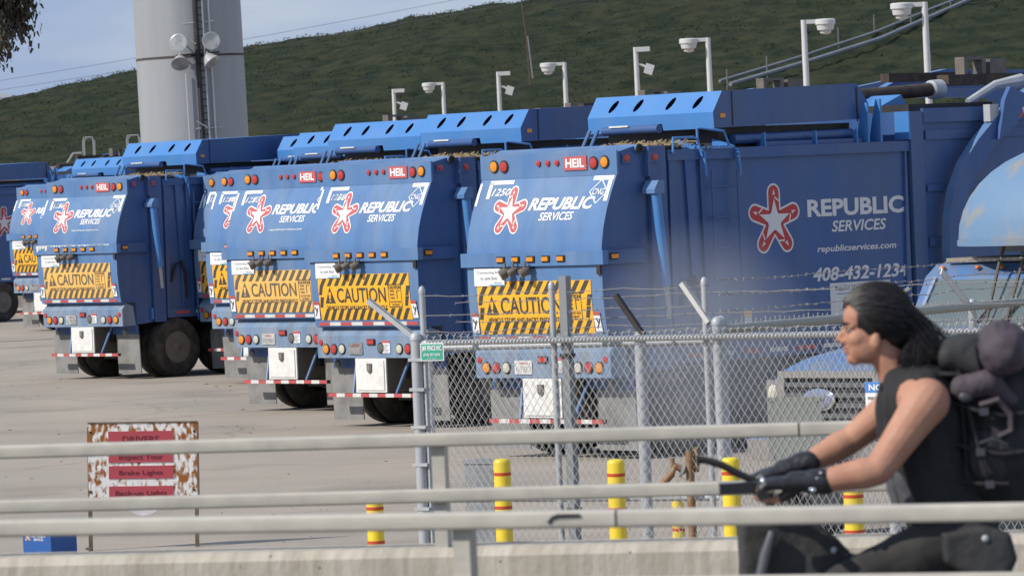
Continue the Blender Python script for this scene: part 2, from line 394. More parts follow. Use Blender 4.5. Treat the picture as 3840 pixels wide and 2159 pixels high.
b = MB().tube([(0, 0, -.2), (-.25, 0, 2.9)], .05, 6).build('marker_pole', mat('pale_grey_pole', (.22, .23, .25), .7), loc=p)
tag(b, 'short pale grey pole beside the tall reddish pole on the hillside', 'pole')

# overhead wires crossing the sky in front of the ridge
for k, (a, b2) in enumerate([((0, 318), (2000, -20)), ((0, 292), (1980, -80))]):
    A = at(a[0]-900, a[1]+150, 330); B = at(b2[0]+700, b2[1]-115, 330)
    o = MB().tube([A.lerp(B, i/24) - Vector((0, 0, .5*math.sin(math.pi*i/24))) for i in range(25)], .012, 4).build('overhead_wire', mat('wire_grey', (.10, .10, .11), .7))
    tag(o, ['lower thin wire crossing the sky above the ridge', 'upper thin wire crossing the sky above the ridge'][k], 'wire', 'overhead wires')

# ---------------------------------------------------------------- tower
TD = 150.; tp = onz(728, 1400, 0); tc_ = at(728, 540, TD)
TX, TS = tc_.x, TD/F
TR = 203*TS
tower = empty('monopole_tower', (TX + .10, TD, 0), 0, 'wide grey steel tower with floodlights in front of the hill', 'tower', rot=(0, R(-.9), 0))
ms = mat('weathered_tower_steel', (.32, .33, .335), .55, metal=.0, var=.5, var_c=(.23, .24, .255), scale=1.3, stretch=(1, 1, .1), bump=.1, bscale=1.5, detail=7, lo=.35, hi=.7)
zj = EYE + (1080-217 - 413 + 50)*0 + (667 + 50 - 217)*TS - .0
MB().lathe([(TR, -.5), (TR*.995, zj-.03)], (0, 0, 0), (0, 0, 1), 48).build('lower_shaft', ms, tower)
MB().lathe([(TR*.992, zj+.03), (TR*.985, 16)], (0, 0, 0), (0, 0, 1), 48).build('upper_shaft', ms, tower)
MB().lathe([(TR*.975, zj-.032), (TR*1.004, zj-.03), (TR*1.004, zj+.004), (TR*.97, zj+.03)], (0, 0, 0), (0, 0, 1), 48).build('joint_band', mat('rusty_seam', (.055, .05, .048), .8, var=.6, var_c=(.14, .08, .05), scale=3), tower)
def tpt(px, py, out=.05):   # point on the camera side of the shaft
    x = (px - 728)*TS; x = max(-TR*.98, min(TR*.98, x))
    return Vector((x, -math.sqrt(TR*TR - x*x) - out, EYE + (717 - py + .0)*TS))
MB().tube([tpt(770, -60), tpt(770, 600)], .075, 8).build('cable_duct', M['dark'], tower)
for px in (722, 795, 818):
    MB().tube([tpt(px, -60 if px > 740 else 280, .07), tpt(px, 600, .07)], .018 if px < 760 else .03, 6).build('conduit', mat('pale_conduit', (.5, .5, .49), .5), tower)
lad = MB()
for i in range(62):
    z = .5 + i*.2
    lad.tube([tpt(778, 717-(z-EYE)/TS, .09), tpt(793, 717-(z-EYE)/TS, .09)], .014, 4)
lad.build('climbing_ladder', M['dark'], tower)
for (a, b) in [((722, 98), (835, 92)), ((748, 488), (846, 486)), ((715, 125), (765, 175)), ((752, 460), (790, 485))]:
    MB().tube([tpt(*a, .12), tpt(*b, .12)], .022, 6).build('bracket', M['steel'], tower)
def flood(px, py, aim, tilt):
    b = MB(); c = tpt(px, py, .42); d = Vector(aim).normalized()
    b.lathe([(.04, -.30), (.10, -.27), (.15, -.2), (.225, -.06), (.255, 0), (.262, .015), (.245, .02)], c, d, 20, 0, True, False)
    b.lathe([(.0001, .012), (.243, .018)], c, d, 20, 1, True, False)
    f = b.build('floodlight', [mat('floodlight_shell', (.42, .42, .41), .35, metal=.2), mat('floodlight_lens', (.20, .21, .21), .2, coat=.8, var=.8, var_c=(.45, .45, .43), scale=3)], tower)
    MB().tube([c - d*.22, c - d*.25 + Vector((0, .2, .12)), tpt(px, py-18, .02)], .025, 6).build('mount', M['steel'], f)
flood(704, 168, (-.25, -1, .15), 0); flood(824, 167, (.1, -1, .1), 0)
flood(706, 245, (.05, -.75, -.75), 0); flood(822, 245, (.6, -.35, -.8), 0)
for q in range(2):
    MB().tube([tpt(690, 214, .2), tpt(850, 208, .2)] if q == 0 else [tpt(770, 214, .02), tpt(770, 212, .3)], .025, 6).build('cross_arm', M['dark'], tower)

# ---------------------------------------------------------------- yard lamp posts
def lamp_post(px, py, dep, side, kind, label):
    top = at(px, py, dep); H = top.z
    base = Vector((top.x + .02*H*0, dep, 0))
    r = empty('lamp_post', base, 0, label, 'lamp post', 'lamp posts along the back of the yard', rot=(0, R(-.35), 0))
    MB().lathe([(.09, 0), (.062, H)], (0, 0, 0), (0, 0, 1), 12).build('pole', M['pole'], r)
    if kind == 'lamp':
        MB().box(min(0, side*.34), max(0, side*.34), -.045, .045, H-.09, H-.0).build('arm', M['pole'], r)
        x = side*.47
        MB().lathe([(.175, H-.24), (.20, H-.12), (.225, H-.115), (.225, H-.02), (.20, H), (.0001, H+.01)], (x, 0, 0), (0, 0, 1), 20).build('lamp_housing', M['pole'], r)
        MB().lathe([(.13, H-.24), (.12, H-.31), (.06, H-.335), (.0001, H-.34)], (x, 0, 0), (0, 0, 1), 16).build('lamp_lens', mat('frosted_lens', (.52, .5, .46), .4), r)
    else:
        MB().box(-.03, .36, -.1, .1, H-.12, H).build('lamp_housing', M['pole'], r)
        MB().tube([(0, 0, H-.42), (.16, 0, H-.47), (.24, 0, H-.52)], .03, 6).build('arm', M['pole'], r)
        T = Matrix.Translation((.32, 0, H-.58)) @ Matrix.Rotation(R(20), 4, 'Y')
        MB().box(-.11, .11, -.12, .12, -.13, .13, 0, T).build('camera_box', M['pole'], r)
lamp_post(1480, 335, 174, 1, 'cam', 'leftmost white post with flat lamp and camera box, just right of the tower')
lamp_post(1665, 309, 172, -1, 'lamp', 'smallest white lamp post with box lamp facing left')
lamp_post(1873, 270, 157, 1, 'cam', 'middle white post with flat lamp and camera box above the second truck canopy')
lamp_post(2121, 234, 148, -1, 'lamp', 'white lamp post with left box lamp, standing above the dark canopy side mid photo')
lamp_post(2389, 178, 134, 1, 'cam', 'rightmost of the white posts with flat lamp and camera box, above the largest canopy')
lamp_post(2660, 142, 126, -1, 'lamp', 'white lamp post with left box lamp above the right end of the light blue canopy')
lamp_post(3020, 76, 114, 1, 'lamp', 'only white lamp post whose box lamp points right')
lamp_post(3474, 8, 105, -1, 'lamp', 'rightmost and largest white lamp post with lamp at the top edge')

# ---------------------------------------------------------------- tree at the upper left
tb = at(-210, 600, 120)
tree = empty('eucalyptus_tree', (tb.x, 120, 0), 0, 'brownish sparse tree hanging into the top left corner', 'tree')
bark = mat('grey_bark', (.13, .11, .09), .9, var=.6, var_c=(.07, .06, .05), scale=3)
cc = at(-95, 0, 120) - tree.location
tk = MB(); tk.tube([(0, 0, 0), (.1, 0, cc.z-2.5), (cc.x, 0, cc.z), (cc.x, 0, cc.z+2)], [.26, .2, .13, .04], 10); ends = []
for i in range(30):
    th = random.uniform(0, 6.28); u = random.uniform(-1, 1); q = math.sqrt(1-u*u); k = random.uniform(.7, 1)
    e = cc + Vector((1.12*q*math.cos(th)*k, 1.1*q*math.sin(th)*k, 1.45*u*k))
    b0 = Vector((cc.x*.9, 0, max(cc.z-2.2, e.z-.9))); md = b0.lerp(e, .55) + Vector((0, 0, .2))
    tk.tube([b0, md, e], [.06, .035, .01], 5); ends += [md, e, e, e + Vector((random.uniform(-.2, .2), random.uniform(-.2, .2), -.35))]
tk.build('trunk', bark, tree)
cw = MB()
for e in ends:
    for q in range(150):
        c = e + Vector((random.gauss(0, .17), random.gauss(0, .2), random.gauss(-.08, .22)))
        s = random.uniform(.045, .10); a = random.uniform(0, 6.28)
        d = Vector((math.cos(a)*s*.4, math.sin(a)*s*.4, random.uniform(-.02, .02))); t = Vector((random.uniform(-.5, .5), random.uniform(-.5, .5), -1)).normalized()*s*1.5
        cw.add([c-d, c+d, c+d*.6+t, c-d*.6+t], [(0, 1, 2, 3)])
cw.build('crown', mat('brown_green_leaves', (.075, .065, .045), .8, var=1, var_c=(.04, .042, .028), scale=2), tree, fix=False)

# ---------------------------------------------------------------- far structures at the left: flat roof and access ladders
fr = empty('storage_container', onz(60, 1120, 0), 0, 'long beige flat-roofed container showing behind the leftmost trucks', 'container')
zr = 4.05
fp = at(60, 640, 150); fr.location = (fp.x, 150, 0)
MB().box(-3, 1.15, 0, 2.4, .15, zr+.0).build('wall', mat('beige_steel', (.33, .29, .23), .7, var=.4, scale=1), fr)
MB().box(-3.05, 1.2, -.05, 2.45, zr+.003, zr+.13).build('roof', mat('beige_roof', (.40, .36, .30), .7, var=.5, var_c=(.28, .25, .2), scale=2), fr)
def access_ladder(px, py, w_, h_, lean, label):
    p = at(px, py, 152); r = empty('access_ladder', (p.x, 152, 0), 0, label, 'ladder', 'galvanised ladders behind the trucks')
    z1 = p.z; gs = mat('ladder_steel', (.33, .34, .33), .5, metal=.3)
    for sx in (-1, 1):
        MB().tube([(sx*w_/2, 0, 0), (sx*w_/2, 0, z1-.12), (sx*w_/2-.03*sx, 0, z1), (sx*(w_/2-.1), .0, z1)], .022, 6).build('rail', gs, r)
        MB().tube([(sx*w_/2, .5, z1-.9), (sx*w_/2, .5, z1-.1), (sx*(w_/2-.08), .5, z1)], .018, 6).build('handrail', gs, r)
    MB().tube([(-w_/2+.1, 0, z1), (w_/2-.1, 0, z1)], .022, 6).build('top_bar', gs, r)
    for i in range(14):
        MB().tube([(-w_/2, 0, .4+i*.3), (w_/2, 0, .4+i*.3)], .014, 5).build('rung', gs, r)
    MB().tube([(-w_/2, 0, z1-.55), (w_/2, 0, z1-.55)], .016, 6).build('mid_bar', gs, r)
    if lean: MB().tube([(-w_/2-.05, 0, z1-.45), (-w_/2-.3, 0, z1-.45), (-w_/2-.75, 0, z1-1.1)], .035, 6).build('stair_stringer', gs, r)
access_ladder(330, 516, .30, .5, True, 'grey access ladder with sloping stair rail, above the leftmost canopies')
access_ladder(498, 508, .36, .5, False, 'grey hooped ladder top beside the foot of the steel tower')
# ---------------------------------------------------------------- garbage truck
PROF = [(.95, .12), (1.26, .11), (1.275, .14), (1.355, .21), (1.385, .088), (1.43, .085), (1.55, .062), (1.7, .045), (1.9, .03), (2.1, .028), (2.26, .03), (2.43, .035), (2.5, .042), (2.7, .08), (2.9, .145), (3.1, .23), (3.29, .325), (3.6, .36)]
def prof(z): return lerp_tab(PROF, z)
def rear(off=.004):
    return lambda u, v: Vector((prof(v)-off, u, v))
def side(off=.004, y=-1.175):
    return lambda u, v: Vector((u, y-off, v))
def lens(r, depth, mname, rim=True):
    b = MB()
    if rim: b.lathe([(r*1.22, .0), (r*1.22, depth*.6), (r*1.0, depth*.7)], (0, 0, 0), (-1, 0, 0), 16, 1)
    b.lathe([(r*1.0, depth*.5), (r*.95, depth), (r*.5, depth*1.35), (.0001, depth*1.45)], (0, 0, 0), (-1, 0, 0), 16, 0)
    return b, [mname, 'black']
LH = math.pi/2 - R(48)
def make_truck():
    t = empty('garbage_truck', (0, 0, 0))
    # tailgate shell
    b = MB(); W = 1.165
    zs = [1.355, 1.37, 1.385] + [1.40 + (3.29-1.40)*i/34 for i in range(35)]
    low = [(prof(z), z) for z in zs]
    vs = [(x, y, z) for x, z in low for y in (W, -W)]
    b.add(vs[6:], [(2*i, 2*i+1, 2*i+3, 2*i+2) for i in range(len(low)-4)], 0, True); b.add(vs[:8], [(2*i, 2*i+1, 2*i+3, 2*i+2) for i in range(3)], 0)
    lip = [(.345, 3.30), (.36, 3.55), (.64, 3.61), (.80, 3.60)]
    poly = low + [(.325, 3.292), (.335, 3.302)] + lip[1:] + [(.78, 1.0), (.40, .97), (.35, 1.30)]
    n = len(poly)
    tri = tessellate_polygon([[Vector((x, z, 0)) for x, z in poly]])
    b.add([(x, W, z) for x, z in poly], [tuple(q) for q in tri], 0); b.add([(x, -W, z) for x, z in poly], [tuple(q) for q in tri], 1)
    vs = [(x, y, z) for x, z in poly[len(low)-1:] + [poly[0]] for y in (W, -W)]
    b.add(vs, [(2*i, 2*i+1, 2*i+3, 2*i+2) for i in range(len(vs)//2-1)])
    b.box(.318, .345, -W-.012, W+.012, 3.285, 3.565)
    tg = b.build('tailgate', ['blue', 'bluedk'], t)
    MB().tube([(.66, -W-.03, 3.575), (.66, W+.03, 3.575)], .05, 12).build('hinge_tube', 'blue', tg)
    MB().lathe([(.055, 0), (.055, .02), (.03, .022), (.03, .01), (.0001, .01)], (.66, -W-.03, 3.575), (0, -1, 0), 12).build('hinge_cap', 'black', tg)
    # corner marks, brand mark and lettering on the curved panel
    f = rear(.005); d = MB()
    def band(pts, wd):
        o = stroke2d(pts, wd); k = len(pts)
        for i in range(k-1): d.add([f(*o[i]), f(*o[i+1]), f(*o[2*k-2-i]), f(*o[2*k-1-i])], [(0, 1, 2, 3)])
    band([(.98, 3.245), (.57, 3.245)], .045); band([(.955, 3.245), (.955, 3.14), (.955, 3.06)], .06)
    d.build('corner_mark', 'white', tg); d = MB(); band([(1.135, 3.24), (1.135, 3.12), (1.135, 2.98)], .04)
    d.build('corner_mark', 'white', tg); d = MB(); band([(-.80, 3.255), (-1.14, 3.255)], .05); band([(-1.10, 3.24), (-1.10, 3.1), (-1.10, 2.99)], .065)
    d.build('corner_mark', 'white', tg); d = MB(); c = (-.95, 3.10)
    for a, e in [((0, .135), (.15, 0)), ((.15, 0), (0, -.135)), ((0, -.135), (-.15, 0)), ((-.15, 0), (0, .135))]:
        strip(d, [(c[0]+a[0], c[1]+a[1]), (c[0]+e[0], c[1]+e[1])], .012, f)
    put_text(d, 'CNG', -.85, -1.05, 3.065, 3.135, f, 0, .01, .3)
    d.build('fuel_mark', 'white', tg)
    d = MB(); star_logo(d, (.51, 2.90), .30, lambda u, v, k: Vector((prof(v)-.003-.002*k, u, v)))
    d.build('star_emblem', ['white', 'red'], tg)
    d = MB(); put_text(d, 'REPUBLIC', .19, -.93, 2.905, 3.05, f, 0, .035, .28)
    d.build('company_lettering', 'white', tg); d = MB(); put_text(d, 'SERVICES', -.03, -.62, 2.785, 2.88, f, 0, .02, .28); d.build('company_lettering', 'white', tg)
    # caution sign
    d = MB(); f0 = rear(.006); f1 = rear(.010); z0, z1 = 1.47, 2.09
    quad(d, 1.0, -.97, z0, z1, f0, 0, 14, 1)
    zt, zb = z1-.155, z0+.155
    def stripes(za, zb_, dx, n_, y0, y1):
        for i in range(n_):
            u = y0 + (y1-y0)*(i+.25)/n_; wd = abs(y1-y0)/n_*.48
            a = [(u, za), (u-wd, za), (u-wd-dx, zb_), (u-dx, zb_)]
            a = [(max(-.965, min(.995, p)), q) for p, q in a]
            k = 4
            for j in range(k):
                s0, s1 = j/k, (j+1)/k
                l = lambda A, B, s: (A[0]+(B[0]-A[0])*s, A[1]+(B[1]-A[1])*s)
                d.add([f1(*l(a[0], a[3], s0)), f1(*l(a[1], a[2], s0)), f1(*l(a[1], a[2], s1)), f1(*l(a[0], a[3], s1))], [(0, 1, 2, 3)], 1)
    stripes(zt, z1-.004, .11, 12, 1.0, -.88); stripes(z0+.004, zb, .11, 12, 1.0, -.88)
    for (u, za, zb_) in [(.99, zb+.02, zb+.16), (-.85, zb+.03, zb+.16), (-.88, zb+.17, zb+.30), (.99, zt-.12, zt)]:
        d.add([f1(u, za), f1(u-.06, za), f1(u-.10, zb_), f1(u-.03, zb_)], [(0, 1, 2, 3)], 1)
    put_text(d, 'CAUTION', .60, -.46, 1.705, 1.905, f1, 1, .012)
    d.add([f1(.86, 1.70), f1(.64, 1.70), f1(.75, 1.92)], [(0, 1, 2)], 1)
    f2 = rear(.013); d.add([f2(.765, 1.76), f2(.735, 1.76), f2(.72, 1.85), f2(.78, 1.85)], [(0, 1, 2, 3)], 0); quad(d, .765, .735, 1.72, 1.745, f2, 0)
    put_text(d, 'VEHICLE STOPS AND BACKS FREQUENTLY', .84, -.47, 1.60, 1.665, f1, 1, .018)
    put_text(d, 'CAUTION', -.53, -.78, 1.88, 1.925, f1, 1, .03)
    for (a, e) in [((-.52, 1.94), (-.79, 1.94)), ((-.52, 1.64), (-.79, 1.64)), ((-.52, 1.94), (-.52, 1.64)), ((-.79, 1.94), (-.79, 1.64))]: strip(d, [a, e], .012, f1, 1)
    for i, s in enumerate(['WIDE', 'RIGHT', 'TURNS']): put_text(d, s, -.55, -.65, 1.84-.047*i, 1.868-.047*i, f1, 1, .02)
    put_text(d, 'DO NOT PASS', -.55, -.77, 1.695, 1.722, f1, 1, .02); put_text(d, 'ON RIGHT', -.58, -.74, 1.655, 1.682, f1, 1, .02)
    strip(d, [(-.70, 1.75), (-.70, 1.86), (-.76, 1.86)], .014, f1, 1)
    d.build('caution_sign', ['yellow', 'ink'], tg)
    # notice card, corner stickers and reflective tape
    d = MB(); f1 = rear(.016); f2 = rear(.019)
    quad(d, 1.03, .50, 2.04, 2.245, f1, 0, 3); put_text(d, 'Connecting lives', .98, .55, 2.175, 2.215, f2, 1); put_text(d, 'to save lives', .92, .62, 2.11, 2.155, f2, 1)
    quad(d, .76, .51, 2.043, 2.058, f2, 2); put_text(d, 'donor', .68, .54, 2.068, 2.09, f2, 1)
    d.build('notice_card', ['white', 'greyink', mat('pale_blue_print', (.15, .42, .65), .5)], tg)
    for u0, u1, sk in [(1.13, 1.02, -.02), (-1.0, -1.11, .02)]:
        d = MB(); quad(d, u0, u1, 1.49, 1.72, f1, 0, 4, 1, sk); quad(d, u0+sk*.8, u1+sk*.8, 1.68, 1.725, f2, 1, 1, 1)
        strip(d, [(u0*.5+u1*.5+.03, 1.65), (u0*.5+u1*.5-.01, 1.59), (u0*.5+u1*.5+.02, 1.53)], .02, f2, 2); strip(d, [(u0*.5+u1*.5-.03, 1.64), (u0*.5+u1*.5-.01, 1.58)], .02, f2, 2)
        d.build('warning_sticker', ['white', 'tape', 'ink'], tg)
    f1 = rear(.007); n_ = 9; tp_ = [(1.08 - 2.14*i/n_) for i in range(n_+1)]
    for i in range(n_):
        MB().add([f1(tp_[i], 1.395), f1(tp_[i+1], 1.395), f1(tp_[i+1], 1.442), f1(tp_[i], 1.442)], [(0, 1, 2, 3)]).build('reflective_tape', 'tape' if i % 2 == 0 else 'tapew', tg)
    # lip lamps and name plate
    la, lb = lens(.062, .022, 'amber'); la = la.build('marker_lamp', lb, t, (.318, .93, 3.435))
    for y in (-.98,): inst(la, t, (.318, y, 3.435))
    la, lb = lens(.062, .022, 'redlens'); la = la.build('stop_lamp', lb, t, (.318, .755, 3.43)); inst(la, t, (.318, -.795, 3.43))
    la, lb = lens(.036, .02, 'redlens', False); la = la.build('clearance_lamp', lb, t, (.318, .147, 3.45))
    for y in (-.012, -.17): inst(la, t, (.318, y, 3.45))
    d = MB(); d.box(.303, .317, -.68, -.29, 3.355, 3.515, 0); ff = lambda u, v: Vector((.300, u, v))
    put_text(d, 'HEIL', -.325, -.645, 3.385, 3.49, ff, 1, .035); d.build('name_plate', ['red', 'white'], t)
    # cross beam with amber lamps
    b = MB(); b.box(-.008, .075, -1.225, 1.235, 2.262, 2.425); b.box(.075, .68, -1.225, -1.168, 2.262, 2.425, 1); b.box(.02, .68, 1.168, 1.235, 2.262, 2.425)
    cb = b.build('cross_beam', ['blue', 'bluedk'], t)
    d = MB(); d.box(-.012, 0, -.068, .068, -.038, .038, 1); d.box(-.026, -.012, -.052, .052, -.024, .024, 0)
    al = d.build('amber_lamp', ['amber', 'black'], cb, (-.008, .52, 2.343))
    for y in (.26, 0, -.26, -.52): inst(al, cb, (-.008, y, 2.343))
    inst(al, cb, (.17, -1.225, 2.352), (0, 0, R(90)))
    MB().prism([(0, 0), (.16, 0), (.16, .03), (.05, .11), (0, .11)], -1.16, -1.10, lambda u, v, a: Vector((.0+u, a, 2.15+v))).build('beam_gusset', 'dark', t)
    # rear work lamps under the beam
    for y, s, z in [(.40, .064, 2.175), (.25, .042, 2.20), (.05, .055, 2.19)]:
        b = MB(); b.lathe([(s*.5, -.08), (s*.95, -.04), (s, .03), (s*.92, .035)], (0, 0, 0), (-.75, .5, -.45), 16, 0); b.lathe([(.0001, .036), (s*.9, .038)], (0, 0, 0), (-.75, .5, -.45), 16, 1)
        b.tube([(.02, 0, .03), (.04, 0, .13)], .015, 6, 0)
        b.build('work_lamp', ['rimdark', 'clear'], t, (-.10, y, z))
    MB().box(-.06, .02, -.02, .5, 2.235, 2.258).build('lamp_bracket', 'dark', t)
    # bumper
    b = MB(); b.prism([(.105, .955), (.10, 1.255), (.215, 1.37), (.42, 1.37), (.42, .955)], -1.165, 1.165, lambda u, v, a: Vector((u, a, v)))
    bp = b.build('bumper', 'dusty', t)
    for y, mn in [(.97, 'amber'), (.80, 'redlens'), (.62, 'clear'), (-.62, 'clear'), (-.80, 'redlens'), (-.98, 'amber'), (-.22, 'greylens')]:
        la, lb = lens(.060, .02, mn); la.build('tail_lamp', lb, bp, (.103, y, 1.075 if y > .5 or y < -.5 else 1.09))
    for y in (1.085, -1.08):
        la, lb = lens(.042, .014, 'redlens', False); la.build('reflector', lb, bp, (.103, y, 1.165))
    d = MB(); d.box(-.02, 0, -.085, .085, -.04, .04, 1); d.box(-.03, -.02, -.07, .07, -.028, .028, 0); d.build('stop_lamp', ['redlens', 'black'], bp, (.104, -.02, 1.17))
    d = MB(); d.box(.092, .1, -.42, -.26, 1.02, 1.19, 0); d.box(.089, .092, -.42, -.26, 1.155, 1.19, 1); ff = lambda u, v: Vector((.088, u, v))
    for i in range(5): quad(d, -.28, -.40+.02*(i % 3), 1.125-.022*i, 1.135-.022*i, ff, 2)
    d.build('danger_sticker', ['white', 'red', 'greyink'], bp)
    # tool box, step bar, braces
    b = MB(); b.box(.12, .62, -.31, .35, .49, .95, 1); b.box(.10, .12, -.31, .35, .49, .95, 0)
    tb_ = b.build('tool_box', ['whitedirt', 'rimdark'], t)
    MB().box(.086, .099, -.275, .315, .52, .92).build('door', 'whitedirt', tb_)
    d = MB(); d.prism([(.0, -.075), (.045, -.04), (.05, .06), (-.05, .06), (-.045, -.04)], .066, .086, lambda u, v, a: Vector((a, .02+u, .82+v)), 0); d.box(.058, .066, .0, .035, .79, .86, 1)
    d.build('latch', ['rimdark', 'chrome'], tb_)
    sb_ = MB().box(.11, .17, -.99, .98, .425, .475).build('step_bar', 'dark', t)
    n_ = 11
    for i in range(n_):
        y0 = .975 - 1.96*i/n_; y1 = .975 - 1.96*(i+1)/n_
        MB().box(.104, .109, y1, y0, .425, .475).build('reflective_tape', 'tape' if i % 2 == 0 else 'tapew', sb_)
    for ya, yb in ((.55, .46), (-.60, -.47)):
        MB().tube([(.30, ya, .96), (.14, yb, .475)], .022, 8).build('brace', 'blue', t)
    for sy in (1, -1):
        MB().prism([(.60, .10), (1.25, .10), (1.25, .80), (.60, .80)], .40, .415, lambda u, v, a: Vector((a + .02*math.sin(v*5), sy*u, v))).build('mud_flap', 'rubber', t)
        MB().prism([(.5, .80), (1.2, .80), (1.2, .95), (.5, .95)], .39, .43, lambda u, v, a: Vector((a, sy*u, v))).build('flap_hanger', 'bluedk', t)
        la, lb = lens(.06, .06, 'greylens', False); la.build('reversing_lamp', lb, t, (.33, sy*.98, .86))
    # tailgate rams and frame post on each side
    for sy in (1, -1):
        b = MB(); b.box(.80, 1.06, sy*1.02, sy*1.215, 1.0, 3.60); b.box(.755, .80, sy*1.165, sy*1.24, 3.25, 3.55)
        b.build('frame_post', 'bluedk', t)
        b = MB(); b.tube([(.74, sy*1.37, 3.05), (.84, sy*1.37, 1.98)], .058, 12)
        b.build('lift_ram', 'blue2', t); b2 = MB(); b2.prism([(.66, 3.05), (.66, 3.10), (.73, 3.20), (.82, 3.20), (.82, 3.05)], sy*1.22, sy*1.43, lambda u, v, a: Vector((u, a, v))); MB().tube([(.84, sy*1.37, 1.98), (.87, sy*1.37, 1.6)], .03, 8).build('ram_rod', 'steel', t)
        b2.build('ram_mount', 'blue', t)
        for x in (.47, .87):
            d = MB(); d.box(-.065, .065, -.01, .01, -.065, .065, 1); d.lathe([(.045, .01), (.04, .022), (.0001, .03)], (0, 0, 0), (0, sy, 0), 14, 0)
            d.build('side_marker', ['redlens', 'bluedk'], t, (x, sy*(1.175 if x < .6 else 1.225), 3.47))
        MB().box(.74, .775, sy*1.168, sy*1.215, 1.05, 1.25).build('latch_plate', 'blue2', t)
        MB().tube([(1.2, sy*1.2, 1.7), (1.28, sy*1.24, 2.0), (1.42, sy*1.24, 2.05), (1.52, sy*1.22, 1.85), (1.54, sy*1.2, 1.4)], .03, 8).build('hydraulic_hose', 'black', t)
    # body
    b = MB(); b.box(1.10, 5.12, -1.17, 1.17, 1.22, 3.42); b.box(1.10, 5.16, -1.215, 1.215, 3.42, 3.545); b.box(1.10, 5.12, -1.20, 1.20, 1.06, 1.22)
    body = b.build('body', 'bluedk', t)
    for sy in (1, -1):
        for x0, x1, x2, x3 in [(1.12, 1.24, 1.18, 1.10), (1.38, 1.55, 1.50, 1.46), (1.62, 1.72, 1.72, 1.66), (5.08, 5.115, 5.115, 5.02)]:
            MB().prism([(x0, 3.42), (x1, 3.42), (x2, 1.22), (x3, 1.22)], sy*1.171, sy*1.205, lambda u, v, a: Vector((u, a, v))).build('side_rib', 'bluedk', body)
    n_ = 8
    for i in range(n_): MB().box(1.3+i*.45, 1.6+i*.45, -1.207, -1.201, 1.12, 1.17).build('reflective_tape', ['tape', 'tapew'][i % 2], body)
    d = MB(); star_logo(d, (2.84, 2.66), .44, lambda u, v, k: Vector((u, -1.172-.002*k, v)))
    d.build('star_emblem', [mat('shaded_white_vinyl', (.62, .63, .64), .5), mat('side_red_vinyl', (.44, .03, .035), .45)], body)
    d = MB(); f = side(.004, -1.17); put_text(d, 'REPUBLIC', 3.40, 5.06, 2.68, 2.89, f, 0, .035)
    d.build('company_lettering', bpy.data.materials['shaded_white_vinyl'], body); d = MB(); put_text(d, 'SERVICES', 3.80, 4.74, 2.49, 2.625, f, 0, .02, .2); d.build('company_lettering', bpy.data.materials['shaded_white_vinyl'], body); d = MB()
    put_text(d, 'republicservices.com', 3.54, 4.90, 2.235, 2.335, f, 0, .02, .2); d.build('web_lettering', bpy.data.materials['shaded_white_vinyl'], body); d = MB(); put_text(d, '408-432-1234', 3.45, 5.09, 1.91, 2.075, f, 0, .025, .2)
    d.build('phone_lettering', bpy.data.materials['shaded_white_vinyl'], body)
    d = MB(); quad(d, 3.73, 4.77, 1.43, 1.88, f, 0); f2 = side(.007, -1.17); put_text(d, 'Report Illegal Dumping', 3.82, 4.66, 1.775, 1.84, f2, 1, .012)
    quad(d, 3.84, 4.62, 1.745, 1.752, f2, 1); d.add([f2(3.92, 1.55), f2(4.25, 1.55), f2(4.30, 1.64), f2(4.12, 1.71), f2(3.97, 1.70)], [(0, 1, 2, 3, 4)], 2)
    d.add([f2(4.35, 1.55), f2(4.6, 1.55), f2(4.6, 1.66), f2(4.35, 1.69)], [(0, 1, 2, 3)], 2); put_text(d, 'San Jose Dumping Hotline', 3.85, 4.6, 1.46, 1.50, f2, 1, .01)
    d.build('dumping_notice', [bpy.data.materials['shaded_white_vinyl'], mat('navy_print', (.06, .08, .16), .5), mat('brick_print', (.24, .09, .08), .5)], body)
    d = MB(); quad(d, 2.22, 2.40, 1.32, 1.62, f, 0); quad(d, 2.22, 2.40, 1.55, 1.62, f2, 1); quad(d, 2.22, 2.40, 1.32, 1.40, f2, 2)
    d.build('safety_sticker', [bpy.data.materials['shaded_white_vinyl'], 'yellowf', 'tape'], body)
    # front post and hopper
    b = MB(); b.box(5.16, 5.38, -1.24, 1.24, 1.06, 3.90); b.build('bulkhead', ['bluedk'], t)
    MB().box(5.135, 5.159, -1.24, -1.0, 3.56, 3.90).build('bulkhead_face', 'blue2', t)  # sunlit rear face of the bulkhead, put in as a lighter blue plate
    b = MB(); b.box(5.40, 8.5, -1.19, 1.19, 1.06, 3.80); b.box(5.40, 8.5, -1.235, -1.19, 3.76, 3.93); b.box(5.40, 8.5, 1.19, 1.235, 3.76, 3.93)
    hp_ = b.build('hopper', 'bluedk', t)
    for z0, z1, y in [(3.55, 3.66, 1.215), (2.92, 3.0, 1.215), (2.25, 2.36, 1.215), (1.5, 1.6, 1.215)]:
        for sy in (1, -1): MB().box(5.45, 8.45, min(sy*1.191, sy*y), max(sy*1.191, sy*y), z0, z1).build('side_rib', 'bluedk', hp_)
    # lift arms
    path = [(5.85, 1.3), (5.72, 1.75), (5.66, 2.2), (5.68, 2.55), (5.77, 2.88), (5.95, 3.18), (6.2, 3.43), (6.5, 3.66), (6.85, 3.88), (7.2, 4.04), (7.7, 4.22), (8.6, 4.34), (10.6, 4.3), (11.2, 4.0), (11.4, 3.0), (11.4, 1.6)]
